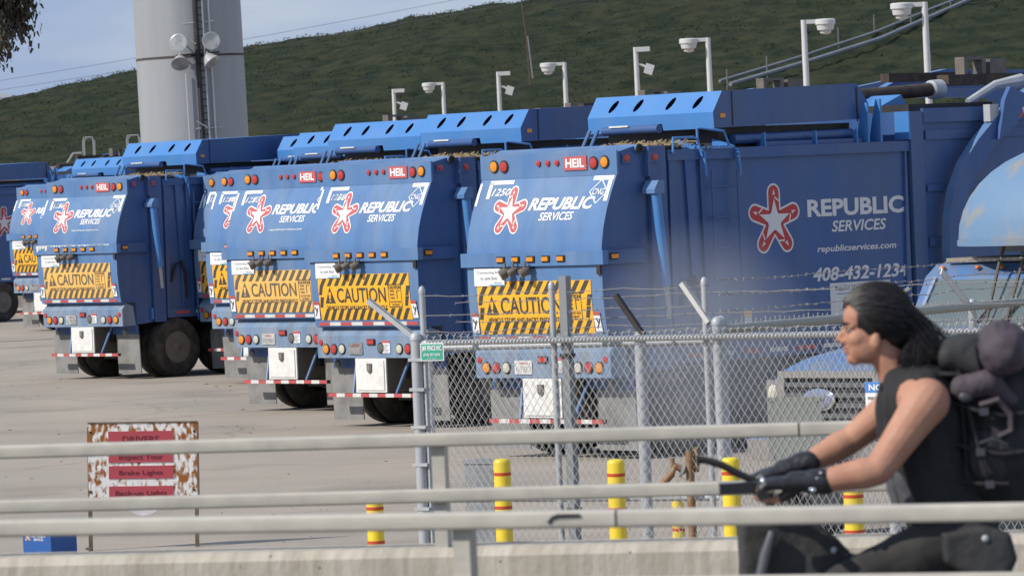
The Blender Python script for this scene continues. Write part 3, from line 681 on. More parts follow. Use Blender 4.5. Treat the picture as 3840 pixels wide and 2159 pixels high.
    for sy in (1, -1):
        o = stroke2d(path, .25); k = len(path)
        b = MB(); fn = lambda u, v, a: Vector((u, a, v))
        for i in range(k-1):
            q = [o[i], o[i+1], o[2*k-2-i], o[2*k-1-i]]
            for a0, a1, y_ in [(0, 1, 0), (1, 2, 0), (2, 3, 0), (3, 0, 0)]:
                b.add([fn(*q[a0], sy*1.33), fn(*q[a1], sy*1.33), fn(*q[a1], sy*1.46), fn(*q[a0], sy*1.46)], [(0, 1, 2, 3)])
            b.add([fn(*p, sy*1.46) for p in q], [(0, 1, 2, 3)], 1); b.add([fn(*p, sy*1.33) for p in q], [(0, 1, 2, 3)], 1)
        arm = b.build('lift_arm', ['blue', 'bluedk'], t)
        MB().prism([(6.42, 3.52), (6.75, 3.68), (6.95, 4.06), (6.66, 4.16), (6.55, 4.0)], sy*1.465, sy*1.53, fn).build('arm_knuckle', 'bluedk', arm)
        MB().box(6.36, 6.52, sy*1.34, sy*1.45, 3.74, 3.95).build('arm_stop', 'chrome' if False else 'steel', arm)
        for i, mn in enumerate(['tape', 'tapew']):
            T = Matrix.Translation((6.83+i*.2, sy*1.463, 3.80+i*.095)) @ Matrix.Rotation(R(-26), 4, 'Y')
            MB().box(-.1, .1, -.003, .003, -.045, .045, 0, T).build('reflective_tape', mn, arm)
    # canopy over the hopper
    zc = [(2.0, 3.78), (1.99, 3.97), (2.15, 4.215)]
    fup = lambda u, s: Vector((1.99 + .16*s, u, 3.97 + .245*s))
    b = MB(); Wc = 1.08
    loops = [[(Wc, 0), (-Wc, 0), (-Wc, 1), (Wc, 1)]]
    for y in (.70, .27, -.29, -.75):
        loops.append([(y + .05*math.cos(a) - .035*math.sin(a), .50 + .30*math.sin(a)) for a in [2*math.pi*i/14 for i in range(14)]])
    b.flat(loops, fup, 0)
    flo = lambda u, s: Vector((2.0 - .01*s, u, 3.78 + .19*s))
    b.flat([[(Wc, 0), (.0, 0), (-.02, .42), (-.20, .42), (-.22, 0), (-Wc, 0), (-Wc, 1), (Wc, 1)]], flo, 0)
    top = [(2.15, 4.215), (4.42, 4.262), (4.62, 4.0), (4.55, 3.83)]
    b.add([(x, y, z) for x, z in top for y in (Wc, -Wc)], [(2*i, 2*i+1, 2*i+3, 2*i+2) for i in range(3)], 0)
    sp_ = [(2.0, 3.78), (1.99, 3.97), (2.15, 4.215), (4.42, 4.262), (4.62, 4.0), (4.55, 3.83)]
    tri = tessellate_polygon([[Vector((x, z, 0)) for x, z in sp_]])
    for sy in (1, -1): b.add([(x, sy*Wc, z) for x, z in sp_], [tuple(q) for q in tri], 1)
    cp = b.build('canopy', ['blue2', 'bluedk'], t)
    for sy in (1, -1):
        for x, wd in ((2.30, .012), (4.40, .02)): MB().box(x, x+wd, min(sy*1.08, sy*1.088), max(sy*1.08, sy*1.088), 3.80, 4.21).build('panel_seam', 'dark', cp)
    MB().box(2.10, 2.18, -1.092, -1.081, 3.90, 3.95).build('side_lamp', 'amber', cp)
    b = MB(); b.box(2.2, 4.4, -.95, .95, 3.548, 3.79)
    b.build('canopy_shade_block', 'dark', t)  # dark block standing in for the shade in the cavity under the canopy
    MB().tube([(2.35, -1.02, 3.64), (4.35, -1.02, 3.66)], .062, 10).build('canopy_ram', 'bluedk', t)
    MB().box(2.75, 4.4, -1.16, -1.0, 3.547, 3.60).build('deck_rail', 'bluedk', t)
    for x in (2.72, 3.58, 4.28):
        MB().prism([(-1.19, 3.546), (-1.10, 3.546), (-1.12, 3.62), (-1.15, 3.71), (-1.185, 3.71)], x, x+.02, lambda u, v, a: Vector((a, u, v))).build('deck_fin', 'blue2', t)
    for x, h_ in ((4.44, 4.02), (4.66, 4.06)):
        MB().prism([(-1.22, 3.546), (-1.02, 3.546), (-1.08, 3.8), (-1.15, h_), (-1.22, h_)], x, x+.03, lambda u, v, a: Vector((a, u, v))).build('deck_upright', 'blue2', t)
    b = MB(); b.tube([(1.55, .33, 3.80), (1.55, -.62, 3.80)], .052, 12)
    rt = b.build('roof_ram', 'bluedk', t)
    MB().box(1.49, 1.52, -.14, .18, 3.835, 3.855).build('label_plate', 'whitedirt', rt)
    for y in (.52, .38):
        MB().tube([(1.5, y, 3.82), (1.42, y+.10, 3.55)], .022, 6).build('roof_bracket', 'blue', t)
    MB().box(1.2, 2.0, -.9, .9, 3.546, 3.60).build('roof_deck', 'dark', t)
    # rear platform, hoops and ladder
    for x in (1.62, 2.18):
        MB().prism([(-.85, 3.66), (-1.17, 3.58), (-1.285, 3.50), (-1.30, 3.22), (-1.26, 3.30), (-1.225, 3.46), (-.85, 3.55)], x, x+.025, lambda u, v, a: Vector((a, u, v))).build('platform_bracket', 'blue2', t)
    for i in range(9): MB().box(1.66+i*.057, 1.68+i*.057, -1.28, -1.02, 3.55, 3.572).build('grating_bar', 'bluedk', t)
    MB().tube([(1.16, -1.24, 3.50), (1.17, -1.24, 3.68), (1.50, -1.24, 3.68), (1.56, -1.24, 3.66), (1.60, -1.27, 3.46)], .016, 8).build('grab_hoop', 'blue2', t)
    MB().tube([(1.70, -1.1, 3.60), (1.70, -1.1, 3.78), (1.74, -1.1, 3.79), (2.08, -1.16, 3.74), (2.12, -1.2, 3.56)], .016, 8).build('grab_hoop', 'blue2', t)
    b = MB()
    for x in (1.74, 2.16): b.tube([(x, -1.275, 1.0), (x, -1.275, 3.3)], .014, 6)
    ld = b.build('ladder', 'bluedk', t)
    for i in range(6): MB().tube([(1.74, -1.275, 1.30+.36*i), (2.16, -1.275, 1.30+.36*i)], .014, 6).build('rung', 'bluedk', ld)
    lt = MB()
    for i in range(160):
        x = random.uniform(.85, 1.6); y = random.uniform(-1.15, -.2); a = random.uniform(0, 6.28); s = random.uniform(.03, .1)
        c = Vector((x, y, 3.60 + random.uniform(0, .03))); dd = Vector((math.cos(a)*s, math.sin(a)*s, random.uniform(-.02, .05)))
        lt.add([c-dd, c+dd, c+dd+Vector((.01, .01, .012)), c-dd+Vector((.01, .01, .012))], [(0, 1, 2, 3)])
    lt.build('dry_litter', 'straw', t, fix=False, kind='stuff')
    # forks and cross tube stowed above the hopper
    fk = MB().tube([(5.75, .2, 4.13), (7.25, .2, 4.19)], .085, 10).build('fork_tube', mat('rusty_black_steel', (.035, .026, .02), .7, var=.7, var_c=(.09, .055, .035), scale=8), t)
    MB().lathe([(.10, 0), (.12, .02), (.12, .2), (.10, .22)], (7.05, .2, 4.18), (1, 0, .04), 16).build('fork_flange', 'steel', fk)
    MB().box(7.3, 8.9, .1, .3, 4.22, 4.36).build('fork', bpy.data.materials['rusty_black_steel'], fk)
    MB().box(6.9, 8.4, .75, .9, 4.30, 4.41).build('fork', bpy.data.materials['rusty_black_steel'], fk)
    b = MB(); b.box(7.62, 7.69, .12, .28, 4.362, 4.54); b.box(7.95, 8.02, .12, .28, 4.362, 4.54); b.box(7.62, 8.02, .12, .28, 4.542, 4.58); b.box(8.1, 8.4, .12, .28, 4.362, 4.55)
    b.build('fork_hinge', 'rimdark', fk)
    MB().tube([(7.1, -.4, 4.0), (7.55, -.45, 4.2), (8.0, -.5, 4.25)], [.05, .06, .09], 8).build('fork_ram', 'steel', fk)
    b = MB(); b.box(5.5, 7.0, -.9, .9, 3.8, 3.99); b.prism([(5.55, 3.99), (5.9, 4.12), (6.0, 3.99)], -.4, .1, lambda u, v, a: Vector((u, a, v)), 1)
    b.build('hopper_cover', ['dark', 'blue2'], t)
    # chassis, wheels, cab
    b = MB(); b.box(.45, 10.6, -.42, -.30, .66, .96); b.box(.45, 10.6, .30, .42, .66, .96); b.box(.63, 9, -.9, .9, .95, 1.06); b.box(.7, 1.9, -.2, .2, .35, .75)
    b.build('chassis', 'dark', t)
    b = MB()
    for x in (1.28, 2.66): b.tube([(x, -.9, .53), (x, .9, .53)], .09, 10)
    for y in (.2, .3): b.box(.70, .73, -y-.03, -y+.05, .33, .40)
    b.build('axles', 'dark', t)
    ty = MB(); ty.lathe([(.28, -.13), (.30, -.14), (.46, -.15), (.515, -.125), (.53, -.09), (.53, .09), (.515, .125), (.46, .15), (.30, .14), (.28, .13)], (0, 0, 0), (0, 1, 0), 40, 0, True, False)
    rm = MB(); rm.lathe([(.285, -.13), (.275, -.12), (.27, -.085), (.22, -.06), (.13, -.07), (.12, -.11), (.06, -.15), (.0001, -.15)], (0, 0, 0), (0, 1, 0), 30)
    for i in range(10):
        a = 2*math.pi*i/10; rm.lathe([(.026, 0), (.026, -.012), (.0001, -.013)], (.20*math.cos(a), -.064, .20*math.sin(a)), (0, 1, 0), 8, 1)
    rim = rm.build('wheel', ['rimdark', 'black'], t); tyre = ty.build('tyre', 'tyre', rim)
    first = True
    for x in (1.28, 2.66, 9.2):
        for sy in (1, -1):
            for y in ((1.09, .76) if x < 5 else (1.05,)):
                if first: wv = rim; first = False
                else:
                    wv = rim.copy(); col.objects.link(wv); wv.parent = t; q = tyre.copy(); col.objects.link(q); q.parent = wv
                wv.location = (x, sy*y, .53); wv.rotation_euler = (0, 0, 0 if sy < 0 else math.pi)
    b = MB(); b.prism([(8.62, .75), (8.62, 3.0), (10.3, 3.0), (10.65, 2.1), (10.7, .75)], -1.15, 1.15, lambda u, v, a: Vector((u, a, v)))
    cab = b.build('cab', 'blue', t)
    for sy in (1, -1):
        MB().prism([(9.0, 1.9), (9.0, 2.75), (10.15, 2.75), (10.45, 1.9)], sy*1.151, sy*1.16, lambda u, v, a: Vector((u, a, v))).build('side_window', 'black', cab)
    MB().prism([(-1.0, 0), (1.0, 0), (1.0, .85), (-1.0, .85)], .004, .012, lambda u, v, a: Vector((10.635-.325*v+a, u, 2.12+.85*v))).build('windshield', 'black', cab)
    return t
faded = {'caution_yellow': M['yellowf'], 'sign_black': M['inkf']}
TRUCKS = [  # number, plate, pixel of left bumper lamp, heading, faded sign, url, label
    ('1250', '41390U1', (1829, 1379), 48, False, False, 'blue garbage truck numbered 1250 behind the chain link fence, its long side showing'),
    ('1268', '8982201', (1227, 1309), 50, False, False, 'blue garbage truck numbered 1268 left of the fence corner post'),
    ('1270', '39L9681', (909, 1273), 49, True, True, 'blue garbage truck numbered 1270 with washed out caution sign, tucked behind truck 1268'),
    ('1276', '8X20171', (824, 1206), 48, False, False, 'blue garbage truck numbered 1276, a sliver showing left of truck 1270'),
    ('1277', '7L56213', (777, 1181), 48, False, False, 'blue garbage truck numbered 1277, thinnest sliver beside the open gap'),
    ('1279', 'LL78081', (189, 1202), 48, True, True, 'blue garbage truck numbered 1279 with scuffed beam and dusty rear wheel in view'),
    ('1284', '8H31406', (71, 1081), 48, False, False, 'blue garbage truck numbered 1284 at far left, half hidden by truck 1279'),
    ('1288', '8H31409', (-460, 1077), 48, False, False, 'shaded blue truck cut off by the left edge of the photo'),
]
proto = make_truck()
scuff = MB(); f = lambda u, v: Vector((-.0095, u, v))
for i in range(26):
    u = 1.15 - i*.083; hgt = random.uniform(.006, .035) if i > 3 else random.uniform(.05, .13)
    scuff.add([f(u, 2.425), f(u-.09, 2.425), f(u-.08, 2.425-hgt*.6), f(u-.03, 2.425-hgt)], [(0, 1, 2, 3)])
for i, (num, plate, px, hd, fade, url, lab) in enumerate(TRUCKS):
    t = proto if i == 0 else copy_tree(proto)
    ax = Vector((math.sin(R(hd)), math.cos(R(hd)), 0)); lf = Vector((-ax.y, ax.x, 0))
    wp = onz(px[0], px[1], 1.075)
    t.location = wp - ax*.10 - lf*.955 - Vector((0, 0, 1.075)); t.rotation_euler = (0, 0, math.atan2(ax.y, ax.x))
    tag(t, lab, 'garbage truck', 'blue garbage trucks parked in a row')
    kids = {}
    for c in t.children: kids.setdefault(c.name.split('.')[0], c)
    tg, bp = kids['tailgate'], kids['bumper']
    if num != '1288':
        d = MB(); put_text(d, num, .90, .58, 3.09, 3.175, rear(.005), 0, .015, .25)
        if url: put_text(d, 'republicservices.com', .18, -.60, 2.66, 2.70, rear(.005), 0, .01, .2)
        d.build('fleet_number', 'white', tg)
        d = MB(); d.box(.09, .10, .17, .47, 1.0, 1.16, 0); ff = lambda u, v: Vector((.0885, u, v))
        put_text(d, plate, .455, .185, 1.02, 1.095, ff, 1, .01); put_text(d, 'California', .40, .24, 1.115, 1.145, ff, 2, .012)
        d.build('license_plate', ['tapew', 'greyink', 'tape'], bp)
    if fade:
        for c in tg.children:
            if c.name.startswith('caution_sign'):
                for s in c.material_slots:
                    k = s.material.name; s.link = 'OBJECT'; s.material = faded[k]
    if num == '1279': scuff.build('scuffed_paint', 'tapew', kids['cross_beam'])
# ---------------------------------------------------------------- chain link fences
def wires(mb, length, z0, z1, sp=.063, sl=1.49, r=.0017, ph=0.):
    # two families of slanted wires in a local frame: x along the fence, y out of plane, z up
    H = z1-z0
    k = -int(H/sl/sp)-1
    while k*sp < length + H/sl:
        for sgn in (1, -1):
            s0 = k*sp + ph
            pts = []
            for z in (0, H):
                s = s0 + (z/sl if sgn > 0 else (H-z)/sl - 0)
                pts.append([s, z])
            (a, za), (b, zb) = pts
            # clip in s
            def cl(a, za, b, zb, lim, low):
                if low and a < lim: t = (lim-a)/(b-a) if b != a else 2; return lim, za+(zb-za)*t, t
                if (not low) and a > lim: t = (lim-a)/(b-a) if b != a else 2; return lim, za+(zb-za)*t, t
                return a, za, 0
            if max(a, b) <= 0 or min(a, b) >= length: continue
            A = (a, za); B = (b, zb)
            a2, za2, _ = cl(*A, *B, 0, True); a2, za2, _ = cl(a2, za2, *B, length, False)
            b2, zb2, _ = cl(*B, a2, za2, 0, True); b2, zb2, _ = cl(b2, zb2, a2, za2, length, False)
            y = .004*sgn
            # bend the wire a little at every crossing so it weaves
            n = max(1, int(abs(zb2-za2)/(sp*sl/2)))
            P = [Vector((a2+(b2-a2)*i/n, y + (.003 if i % 2 else -.003), z0+za2+(zb2-za2)*i/n)) for i in range(n+1)]
            mb.tube(P, r, 3, 0, True, False)
        k += 1
def tips(mb, length, z, sp=.063):
    k = 0
    while k*sp < length:
        x = k*sp + .0; h = random.uniform(.03, .055)
        mb.tube([(x, 0, z-.02), (x+.004, 0, z+h)], .004, 3, 0, True, False); mb.tube([(x, 0, z+h*.6), (x+.016, .004, z+h+.006)], .003, 3, 0, True, False)
        mb.tube([(x, 0, z+h*.6), (x-.013, -.004, z+h+.004)], .003, 3, 0, True, False)
        k += 1
def barbed(length, y, z, za=None, sag=.012):
    b = MB(); n = max(4, int(length/.12)); za = z if za is None else za
    P = [Vector((length*i/n, y + random.uniform(-.004, .004), z+(za-z)*i/n - sag*math.sin(math.pi*((i/n*3) % 1)) + random.uniform(-.006, .006))) for i in range(n+1)]
    b.tube(P, .003, 4, 0, True, False)
    for p in P:
        for q in range(3):
            a = random.uniform(0, 6.28); d = Vector((random.uniform(-.6, .6), math.cos(a), math.sin(a))).normalized()*.014
            b.tube([p-d, p+d], .002, 3, 0, True, False)
    return b
def post(parent, x, y, r, h, name='post', cap=True, m='steel'):
    b = MB(); b.lathe([(r, 0), (r, h-.02)] + ([(r*1.12, h-.02), (r*1.1, h+.01), (r*.7, h+.035), (.0001, h+.045)] if cap else [(r, h), (.0001, h)]), (0, 0, 0), (0, 0, 1), 14)
    return b.build(name, m, parent, (x, y, 0))
def arm(parent, p, q, wd=.05, m='steel'):
    b = MB(); p, q = Vector(p), Vector(q); d = (q-p).normalized(); s = Vector((0, 1, 0)); u = d.cross(s).normalized()
    T = Matrix((d, s, u)).transposed().to_4x4(); T.translation = p
    b.box(0, (q-p).length, -.006, .006, -wd/2, wd/2, 0, T); b.box(0, (q-p).length, -.006, .03, -wd/2, -wd/2+.006, 0, T)
    return b.build('barb_arm', m, parent)
FA = at(1560, 1290, 40.1); FA.z = 0
fb = at(3840, 1235, 37.25); fb.z = 0
fd = (fb-FA).normalized(); fang = math.atan2(fd.y, fd.x); FN = Vector((-fd.y, fd.x, 0))
def fence_s(px, py=1300, off=0.):
    d = ray(px, py); o = FA + FN*off
    t = (o-CO).dot(FN)/d.dot(FN); return (CO+d*t-o).dot(fd), (CO+d*t).z
RZ = 2.055
fence = empty('chain_link_fence', FA, fang, 'galvanised chain link fence along the front of the yard topped with barbed wire', 'fence', 'chain link fences')
LA = 6.4
mbw = MB(); wires(mbw, LA-.1, .06, RZ+.02); o = mbw.build('wire_mesh', 'steelw', fence, (.06, 0, 0), fix=False, kind='stuff')
mbw = MB(); tips(mbw, LA-.12, RZ+.015); mbw.build('wire_tips', 'steelw', fence, (.10, 0, 0), fix=False, kind='stuff')
b = MB(); b.tube([(.03, .02, RZ), (LA, .02, RZ)], .024, 10); b.build('top_rail', 'steel', fence)
tw = MB()
for i in range(int(LA/.0315)):
    x = .1+i*.0315; tw.tube([(x, -.012, RZ-.02), (x+.012, -.028, RZ+.002), (x+.02, -.005, RZ+.025)], .005, 3, 0, True, False)
tw.build('rail_tie', 'steelw', fence, fix=False, kind='stuff')
cp = post(fence, 0, .0, .042, 2.10, 'corner_post')
for z in (1.93, 1.70, 1.41, 1.12, .78): 
    MB().box(-.05, .085, -.046, .046, z-.012, z+.012).build('clamp_band', 'steel', cp)
b = MB(); b.box(.075, .09, -.02, .0, .1, 2.0); b.build('tension_bar', 'steel', fence)
for px, top_y, r, m in [(1582, 1093, .024, 'steel'), (2068, 1075, .024, 'steel'), (2400, 1262, .045, 'steel'), (2640, 1060, .024, 'steel'), (2690, 1208, .042, 'steel'), (3330, 1250, .042, 'steel')]:
    s, z = fence_s(px, top_y, .06); post(fence, s, .06, r, z, 'post', True, m)
s, z = fence_s(2118, 1035, .08)
MB().box(s-.035, s+.03, .04, .115, 0, z).build('gate_post', mat('grey_square_post', (.24, .25, .26), .6, metal=.2, var=.4, var_c=(.17, .18, .19), scale=5), fence)
for z in (1.92, 1.3, .75): MB().box(s-.045, s+.04, .03, .125, z, z+.03).build('gate_hinge', 'dark', fence)
for (p, q, m) in [((1538, 1262), (1370, 1128), 'steel'), ((2402, 1258), (2298, 1108), 'dark'), ((2648, 1210), (2546, 1062), 'pole')]:
    a0, z0 = fence_s(*p); a1, z1 = fence_s(*q); arm(fence, (a0, .03, z0), (a1, .03, z1), .042, m)
s0 = fence_s(1582)[0]; s2 = fence_s(2650)[0]; s3 = fence_s(2300)[0]
for z in (2.42, 2.27, 2.14): barbed(s2-s0, 0, z, z+.02).build('barbed_wire', 'barb', fence, (s0, .05, 0))
for k, z in enumerate((2.37, 2.215, 2.10)): barbed(LA-s0, 0, z-.02, z+.05).build('barbed_wire', 'barb', fence, (s0+.05, .42, 0))
# sliding gate leaf just behind
gate = empty('sliding_gate', FA + FN*.42, fang, 'second chain link leaf with mid pipe standing close behind the front fence', 'gate')
g0 = fence_s(1602, 1300, .42)[0]; g1 = fence_s(2697, 1300, .42)[0]
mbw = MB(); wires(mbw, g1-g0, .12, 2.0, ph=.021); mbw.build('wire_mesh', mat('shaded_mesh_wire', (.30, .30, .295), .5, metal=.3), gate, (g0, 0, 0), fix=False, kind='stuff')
for z in (.10, .82, 2.0): MB().tube([(g0, .02, z), (g1, .02, z+.01)], .027, 10).build('gate_pipe', 'steel', gate)
for x in (g0, g1): MB().tube([(x, .02, .1), (x, .02, 2.0)], .027, 10).build('gate_stile', 'steel', gate)
# fence running back to the right
B0 = at(2705, 1235, 40.4); B0.z = 0; B1 = at(3840, 1133, 44.6); B1.z = 0
bd = (B1-B0).normalized(); BN = Vector((-bd.y, bd.x, 0))
fence2 = empty('chain_link_fence', B0, math.atan2(bd.y, bd.x), 'chain link fence running back to the right with dull green-grey top pipe', 'fence', 'chain link fences')
LB = (B1-B0).length + 1.2
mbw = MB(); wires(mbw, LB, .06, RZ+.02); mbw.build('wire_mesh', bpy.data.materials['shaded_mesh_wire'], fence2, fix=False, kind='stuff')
mbw = MB(); tips(mbw, LB, RZ+.015, .075); mbw.build('wire_tips', 'steelw', fence2, fix=False, kind='stuff')
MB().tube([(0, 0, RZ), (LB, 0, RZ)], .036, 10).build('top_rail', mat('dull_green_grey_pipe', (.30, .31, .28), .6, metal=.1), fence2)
post(fence2, 0, 0, .04, 2.12)
def f2_s(px, py):
    d = ray(px, py); t = (B0-CO).dot(BN)/d.dot(BN); return (CO+d*t-B0).dot(bd), (CO+d*t).z
a0, z0 = f2_s(3650, 1165); a1, z1 = f2_s(3530, 1017); arm(fence2, (a0, 0, z0), (a1, 0, z1), .06, 'pole'); post(fence2, a0+.02, .02, .035, RZ+.02)
for z in (2.2, 2.32, 2.44): barbed(LB, 0, z).build('barbed_wire', 'barb', fence2, (0, 0, 0))

# signs on the fence
def flat_sign(name, px0, py0, px1, py1, off, mats, draw, label, cat, thick=.004):
    s0, z1 = fence_s(px0, py0, off); s1, z0 = fence_s(px1, py1, off)
    r = MB(); r.box(0, s1-s0, 0, thick, 0, z1-z0, 0)
    draw(r, s1-s0, z1-z0, lambda u, v: Vector((u, -.003, v)), lambda u, v: Vector((u, -.006, v)))
    o = r.build(name, mats, None, FA + fd*s0 + FN*off + Vector((0, 0, z0)), (0, 0, fang))
    return tag(o, label, cat)
def d1(r, W, H, f, f2):
    quad(r, W*.04, W*.96, H*.06, H*.94, f, 1); put_text(r, 'J&R FENCE INC', W*.08, W*.92, H*.50, H*.86, f2, 0, .03); put_text(r, '(510) 357-3274', W*.14, W*.86, H*.23, H*.42, f2, 0, .02)
    put_text(r, 'chain link specialists', W*.3, W*.7, H*.10, H*.16, f2, 2, .01)
flat_sign('company_sign', 1575, 1287, 1665, 1352, -.05, ['white', mat('sign_green', (.03, .33, .22), .5), 'white'], d1, 'small green J&R fence company sign on the mesh beside the corner post', 'sign')
def d2(r, W, H, f, f2):
    quad(r, 0, W, H*.72, H, f, 1); put_text(r, 'NOTICE', W*.10, W*.90, H*.77, H*.94, f2, 0, .03)
    put_text(r, 'PRIVATE PROPERTY', W*.07, W*.93, H*.53, H*.61, f2, 2, .02); put_text(r, 'NO TRESPASSING', W*.07, W*.86, H*.33, H*.41, f2, 2, .02)
    f3 = lambda u, v: Vector((u, -.005, v))
flat_sign('notice_sign', 3243, 1432, 3400, 1572, -.05, ['white', mat('notice_blue', (.07, .23, .58), .5), 'ink'], d2, 'white notice sign with blue header against trespassing, half hidden by the rider', 'sign')
def d3(r, W, H, f, f2):
    for u in (.08, .92):
        for v in (.06, .94): r.lathe([(.012, 0), (.01, -.008), (.0001, -.009)], (W*u, 0, H*v), (0, 1, 0), 8, 0)
flat_sign('blank_panel', 2876, 1490, 3088, 1728, .012, [mat('grey_green_panel', (.20, .215, .20), .7, var=.4, var_c=(.15, .16, .15), scale=3)], d3, 'blank grey green panel fixed behind the fence mesh, right of the fence post', 'panel')
s_, z_ = fence_s(1820, 1725, .9)
o = MB().box(-.16, .16, -.1, .1, 0, .62).box(-.17, .17, -.11, .11, .62, .645).box(-.14, .14, -.112, -.1, .05, .58).build('utility_box', mat('grey_box_paint', (.22, .23, .24), .6, var=.4, scale=4), None, FA + fd*(s_) + FN*1.2, (0, 0, fang))
o.location = at(1822, 1730, 45.5); o.location.z = 0; o.scale = (1, 1, (3.3-(1722-4-667)/19500*45.5)/.645)
tag(o, 'plain grey utility box seen through the mesh beside the first fence bollard', 'utility box')

# ---------------------------------------------------------------- bollards
ymat = mat('bollard_yellow', (.80, .59, .02), .45, var=.7, var_c=(.60, .44, .05), scale=5, stretch=(1, 1, .5), coat=.2)
rmat = mat('bollard_red', (.52, .06, .02), .5)
def bollard(px, ytop, dep, r, label, bands=((.10, .022), (.345, .022))):
    p = at(px, ytop, dep); H = p.z
    o = empty('bollard', (p.x, dep, 0), 0, label, 'bollard', 'yellow bollards along the fence', rot=(0, R(.3), 0))
    MB().lathe([(r, 0), (r, H-.03), (r*.93, H-.012), (r*.7, H), (.0001, H+.002)], (0, 0, 0), (0, 0, 1), 24).build('post', ymat, o)
    for d, h in bands: MB().lathe([(r+.0005, H-d-h), (r+.0025, H-d-h+.002), (r+.0025, H-d), (r+.0005, H-d+.002)], (0, 0, 0), (0, 0, 1), 24).build('band', rmat, o)
bollard(1401, 1848, 37.5, .061, 'lone yellow bollard left of the fence corner post, lowest of all')
bollard(1878, 1720, 38, .063, 'yellow bollard with red bands nearest the fence corner post on its right')
bollard(2305, 1722, 37.2, .063, 'yellow bollard with red bands right of the square gate post')
bollard(2537, 1818, 41.5, .05, 'short slim yellow bollard behind the mesh beside a rusty valve pipe')
bollard(2735, 1715, 36.6, .064, 'yellow bollard with red band right beside the rider\'s gloved hand')
bollard(3195, 1800, 36, .069, 'yellow bollard showing under the rider\'s forearms')
# rusty valve pipe by the fence
vp = at(2585, 1690, 38.8); vt = vp.z
valve = empty('valve_pipe', (vp.x, 38.8, 0), 0, 'rusty brown standpipe with crooked valve fittings beside the short bollard', 'pipe')
vm_ = mat('rusty_bronze', (.24, .125, .06), .65, var=.7, var_c=(.33, .27, .19), scale=14, metal=.2, bump=.2)
MB().tube([(0, 0, 0), (0, 0, vt)], .032, 10).build('standpipe', vm_, valve)
MB().tube([(-.03, 0, vt-.15), (-.11, 0, vt-.11), (-.14, 0, vt-.17), (-.22, 0, vt-.25)], .028, 10).build('valve_body', vm_, valve)
MB().tube([(-.13, 0, vt-.12), (-.13, 0, vt-.05)], .018, 8).build('test_cock', vm_, valve)
MB().tube([(.03, 0, vt), (.055, 0, vt+.03), (.05, 0, vt-.16)], .02, 8).build('side_pipe', vm_, valve)
MB().lathe([(.05, 0), (.05, .018)], (-.05, 0, vt-.15), (-1, 0, .4), 12).build('flange', 'steel', valve)

# ---------------------------------------------------------------- drivers sign, blue box
SD_ = onz(340, 2066, 0); dep = SD_.y; k = dep/F
sg = empty('drivers_sign', (at(540, 2060, dep).x, dep, 0), 0, 'rust stained sign board telling drivers to inspect lights, on two legs', 'sign', rot=(0, R(1.6), 0))
def sx(px): return (px-540)*k
def szv(py): return at(540, py, dep).z
rust = mat('rusted_white_enamel', (.80, .79, .75), .6, var=1, var_c=(.30, .105, .015), scale=26, stretch=(1, 1, .5), detail=9, lo=.47, hi=.62, bump=.3, bscale=14)
n = rust.node_tree.nodes; l = rust.node_tree.links.new
ramp = [q for q in n if q.type == 'VALTORGB'][0]
txc = [q for q in n if q.type == 'TEX_COORD'][0]; sx_ = n.new('ShaderNodeSeparateXYZ'); l(txc.outputs['Object'], sx_.inputs[0])
mth = n.new('ShaderNodeMath'); mth.operation = 'ABSOLUTE'; l(sx_.outputs[0], mth.inputs[0])
mr = n.new('ShaderNodeMapRange'); mr.inputs[1].default_value = .24; mr.inputs[2].default_value = .52; mr.inputs[3].default_value = -.05; mr.inputs[4].default_value = .055
l(mth.outputs[0], mr.inputs[0]); ad = n.new('ShaderNodeMath'); ad.operation = 'ADD'
ns = ramp.inputs[0].links[0].from_socket; l(ns, ad.inputs[0]); l(mr.outputs[0], ad.inputs[1]); l(ad.outputs[0], ramp.inputs[0])
mr2 = n.new('ShaderNodeMapRange'); mr2.inputs[1].default_value = szv(1720); mr2.inputs[2].default_value = szv(1585); mr2.inputs[3].default_value = 0; mr2.inputs[4].default_value = .075
l(sx_.outputs[2], mr2.inputs[0]); ad2 = n.new('ShaderNodeMath'); ad2.operation = 'ADD'; l(ad.outputs[0], ad2.inputs[0]); l(mr2.outputs[0], ad2.inputs[1]); l(ad2.outputs[0], ramp.inputs[0])
zb_ = szv(1880)
MB().box(sx(336), sx(748), -.012, 0, zb_, szv(1585)).build('board', rust, sg)
legm = mat('rusty_leg', (.13, .085, .055), .8, var=.6, var_c=(.2, .16, .12), scale=9)
MB().box(sx(336), sx(749), -.018, .012, szv(1585), szv(1580)).build('frame_edge', legm, sg); MB().box(sx(745), sx(752), -.018, .012, zb_, szv(1585)).build('frame_edge', legm, sg)
for px in (338, 738): MB().box(sx(px-5), sx(px+9), .001, .05, -.02 if px < 500 else -.02, szv(1600)).build('leg', legm, sg)
MB().box(sx(322), sx(345), -.03, .06, 0, .02).build('foot', legm, sg)
plate = mat('worn_red_plate', (.46, .065, .085), .6, var=.3, var_c=(.38, .07, .08), scale=6); pin = mat('dark_red_print', (.13, .02, .03), .6)
for txt, ya, yb, ta, tb2, xa, xb in [('DRIVERS', 1615, 1664, 1633, 1658, 466, 603), ('Inspect Your', 1684, 1732, 1702, 1724, 452, 617), ('Brake Lights', 1745, 1793, 1762, 1784, 452, 616), ('Back-up Lights', 1821, 1868, 1838, 1858, 437, 630)]:
    d = MB(); d.box(sx(413), sx(655), -.018, -.0125, szv(yb), szv(ya)); f = lambda u, v: Vector((u, -.0205, v))
    put_text(d, txt, sx(xa), sx(xb), szv(tb2+ (3 if 'p' in txt else 0)), szv(ta), f, 1, .012); d.build('text_plate', [plate, pin], sg)
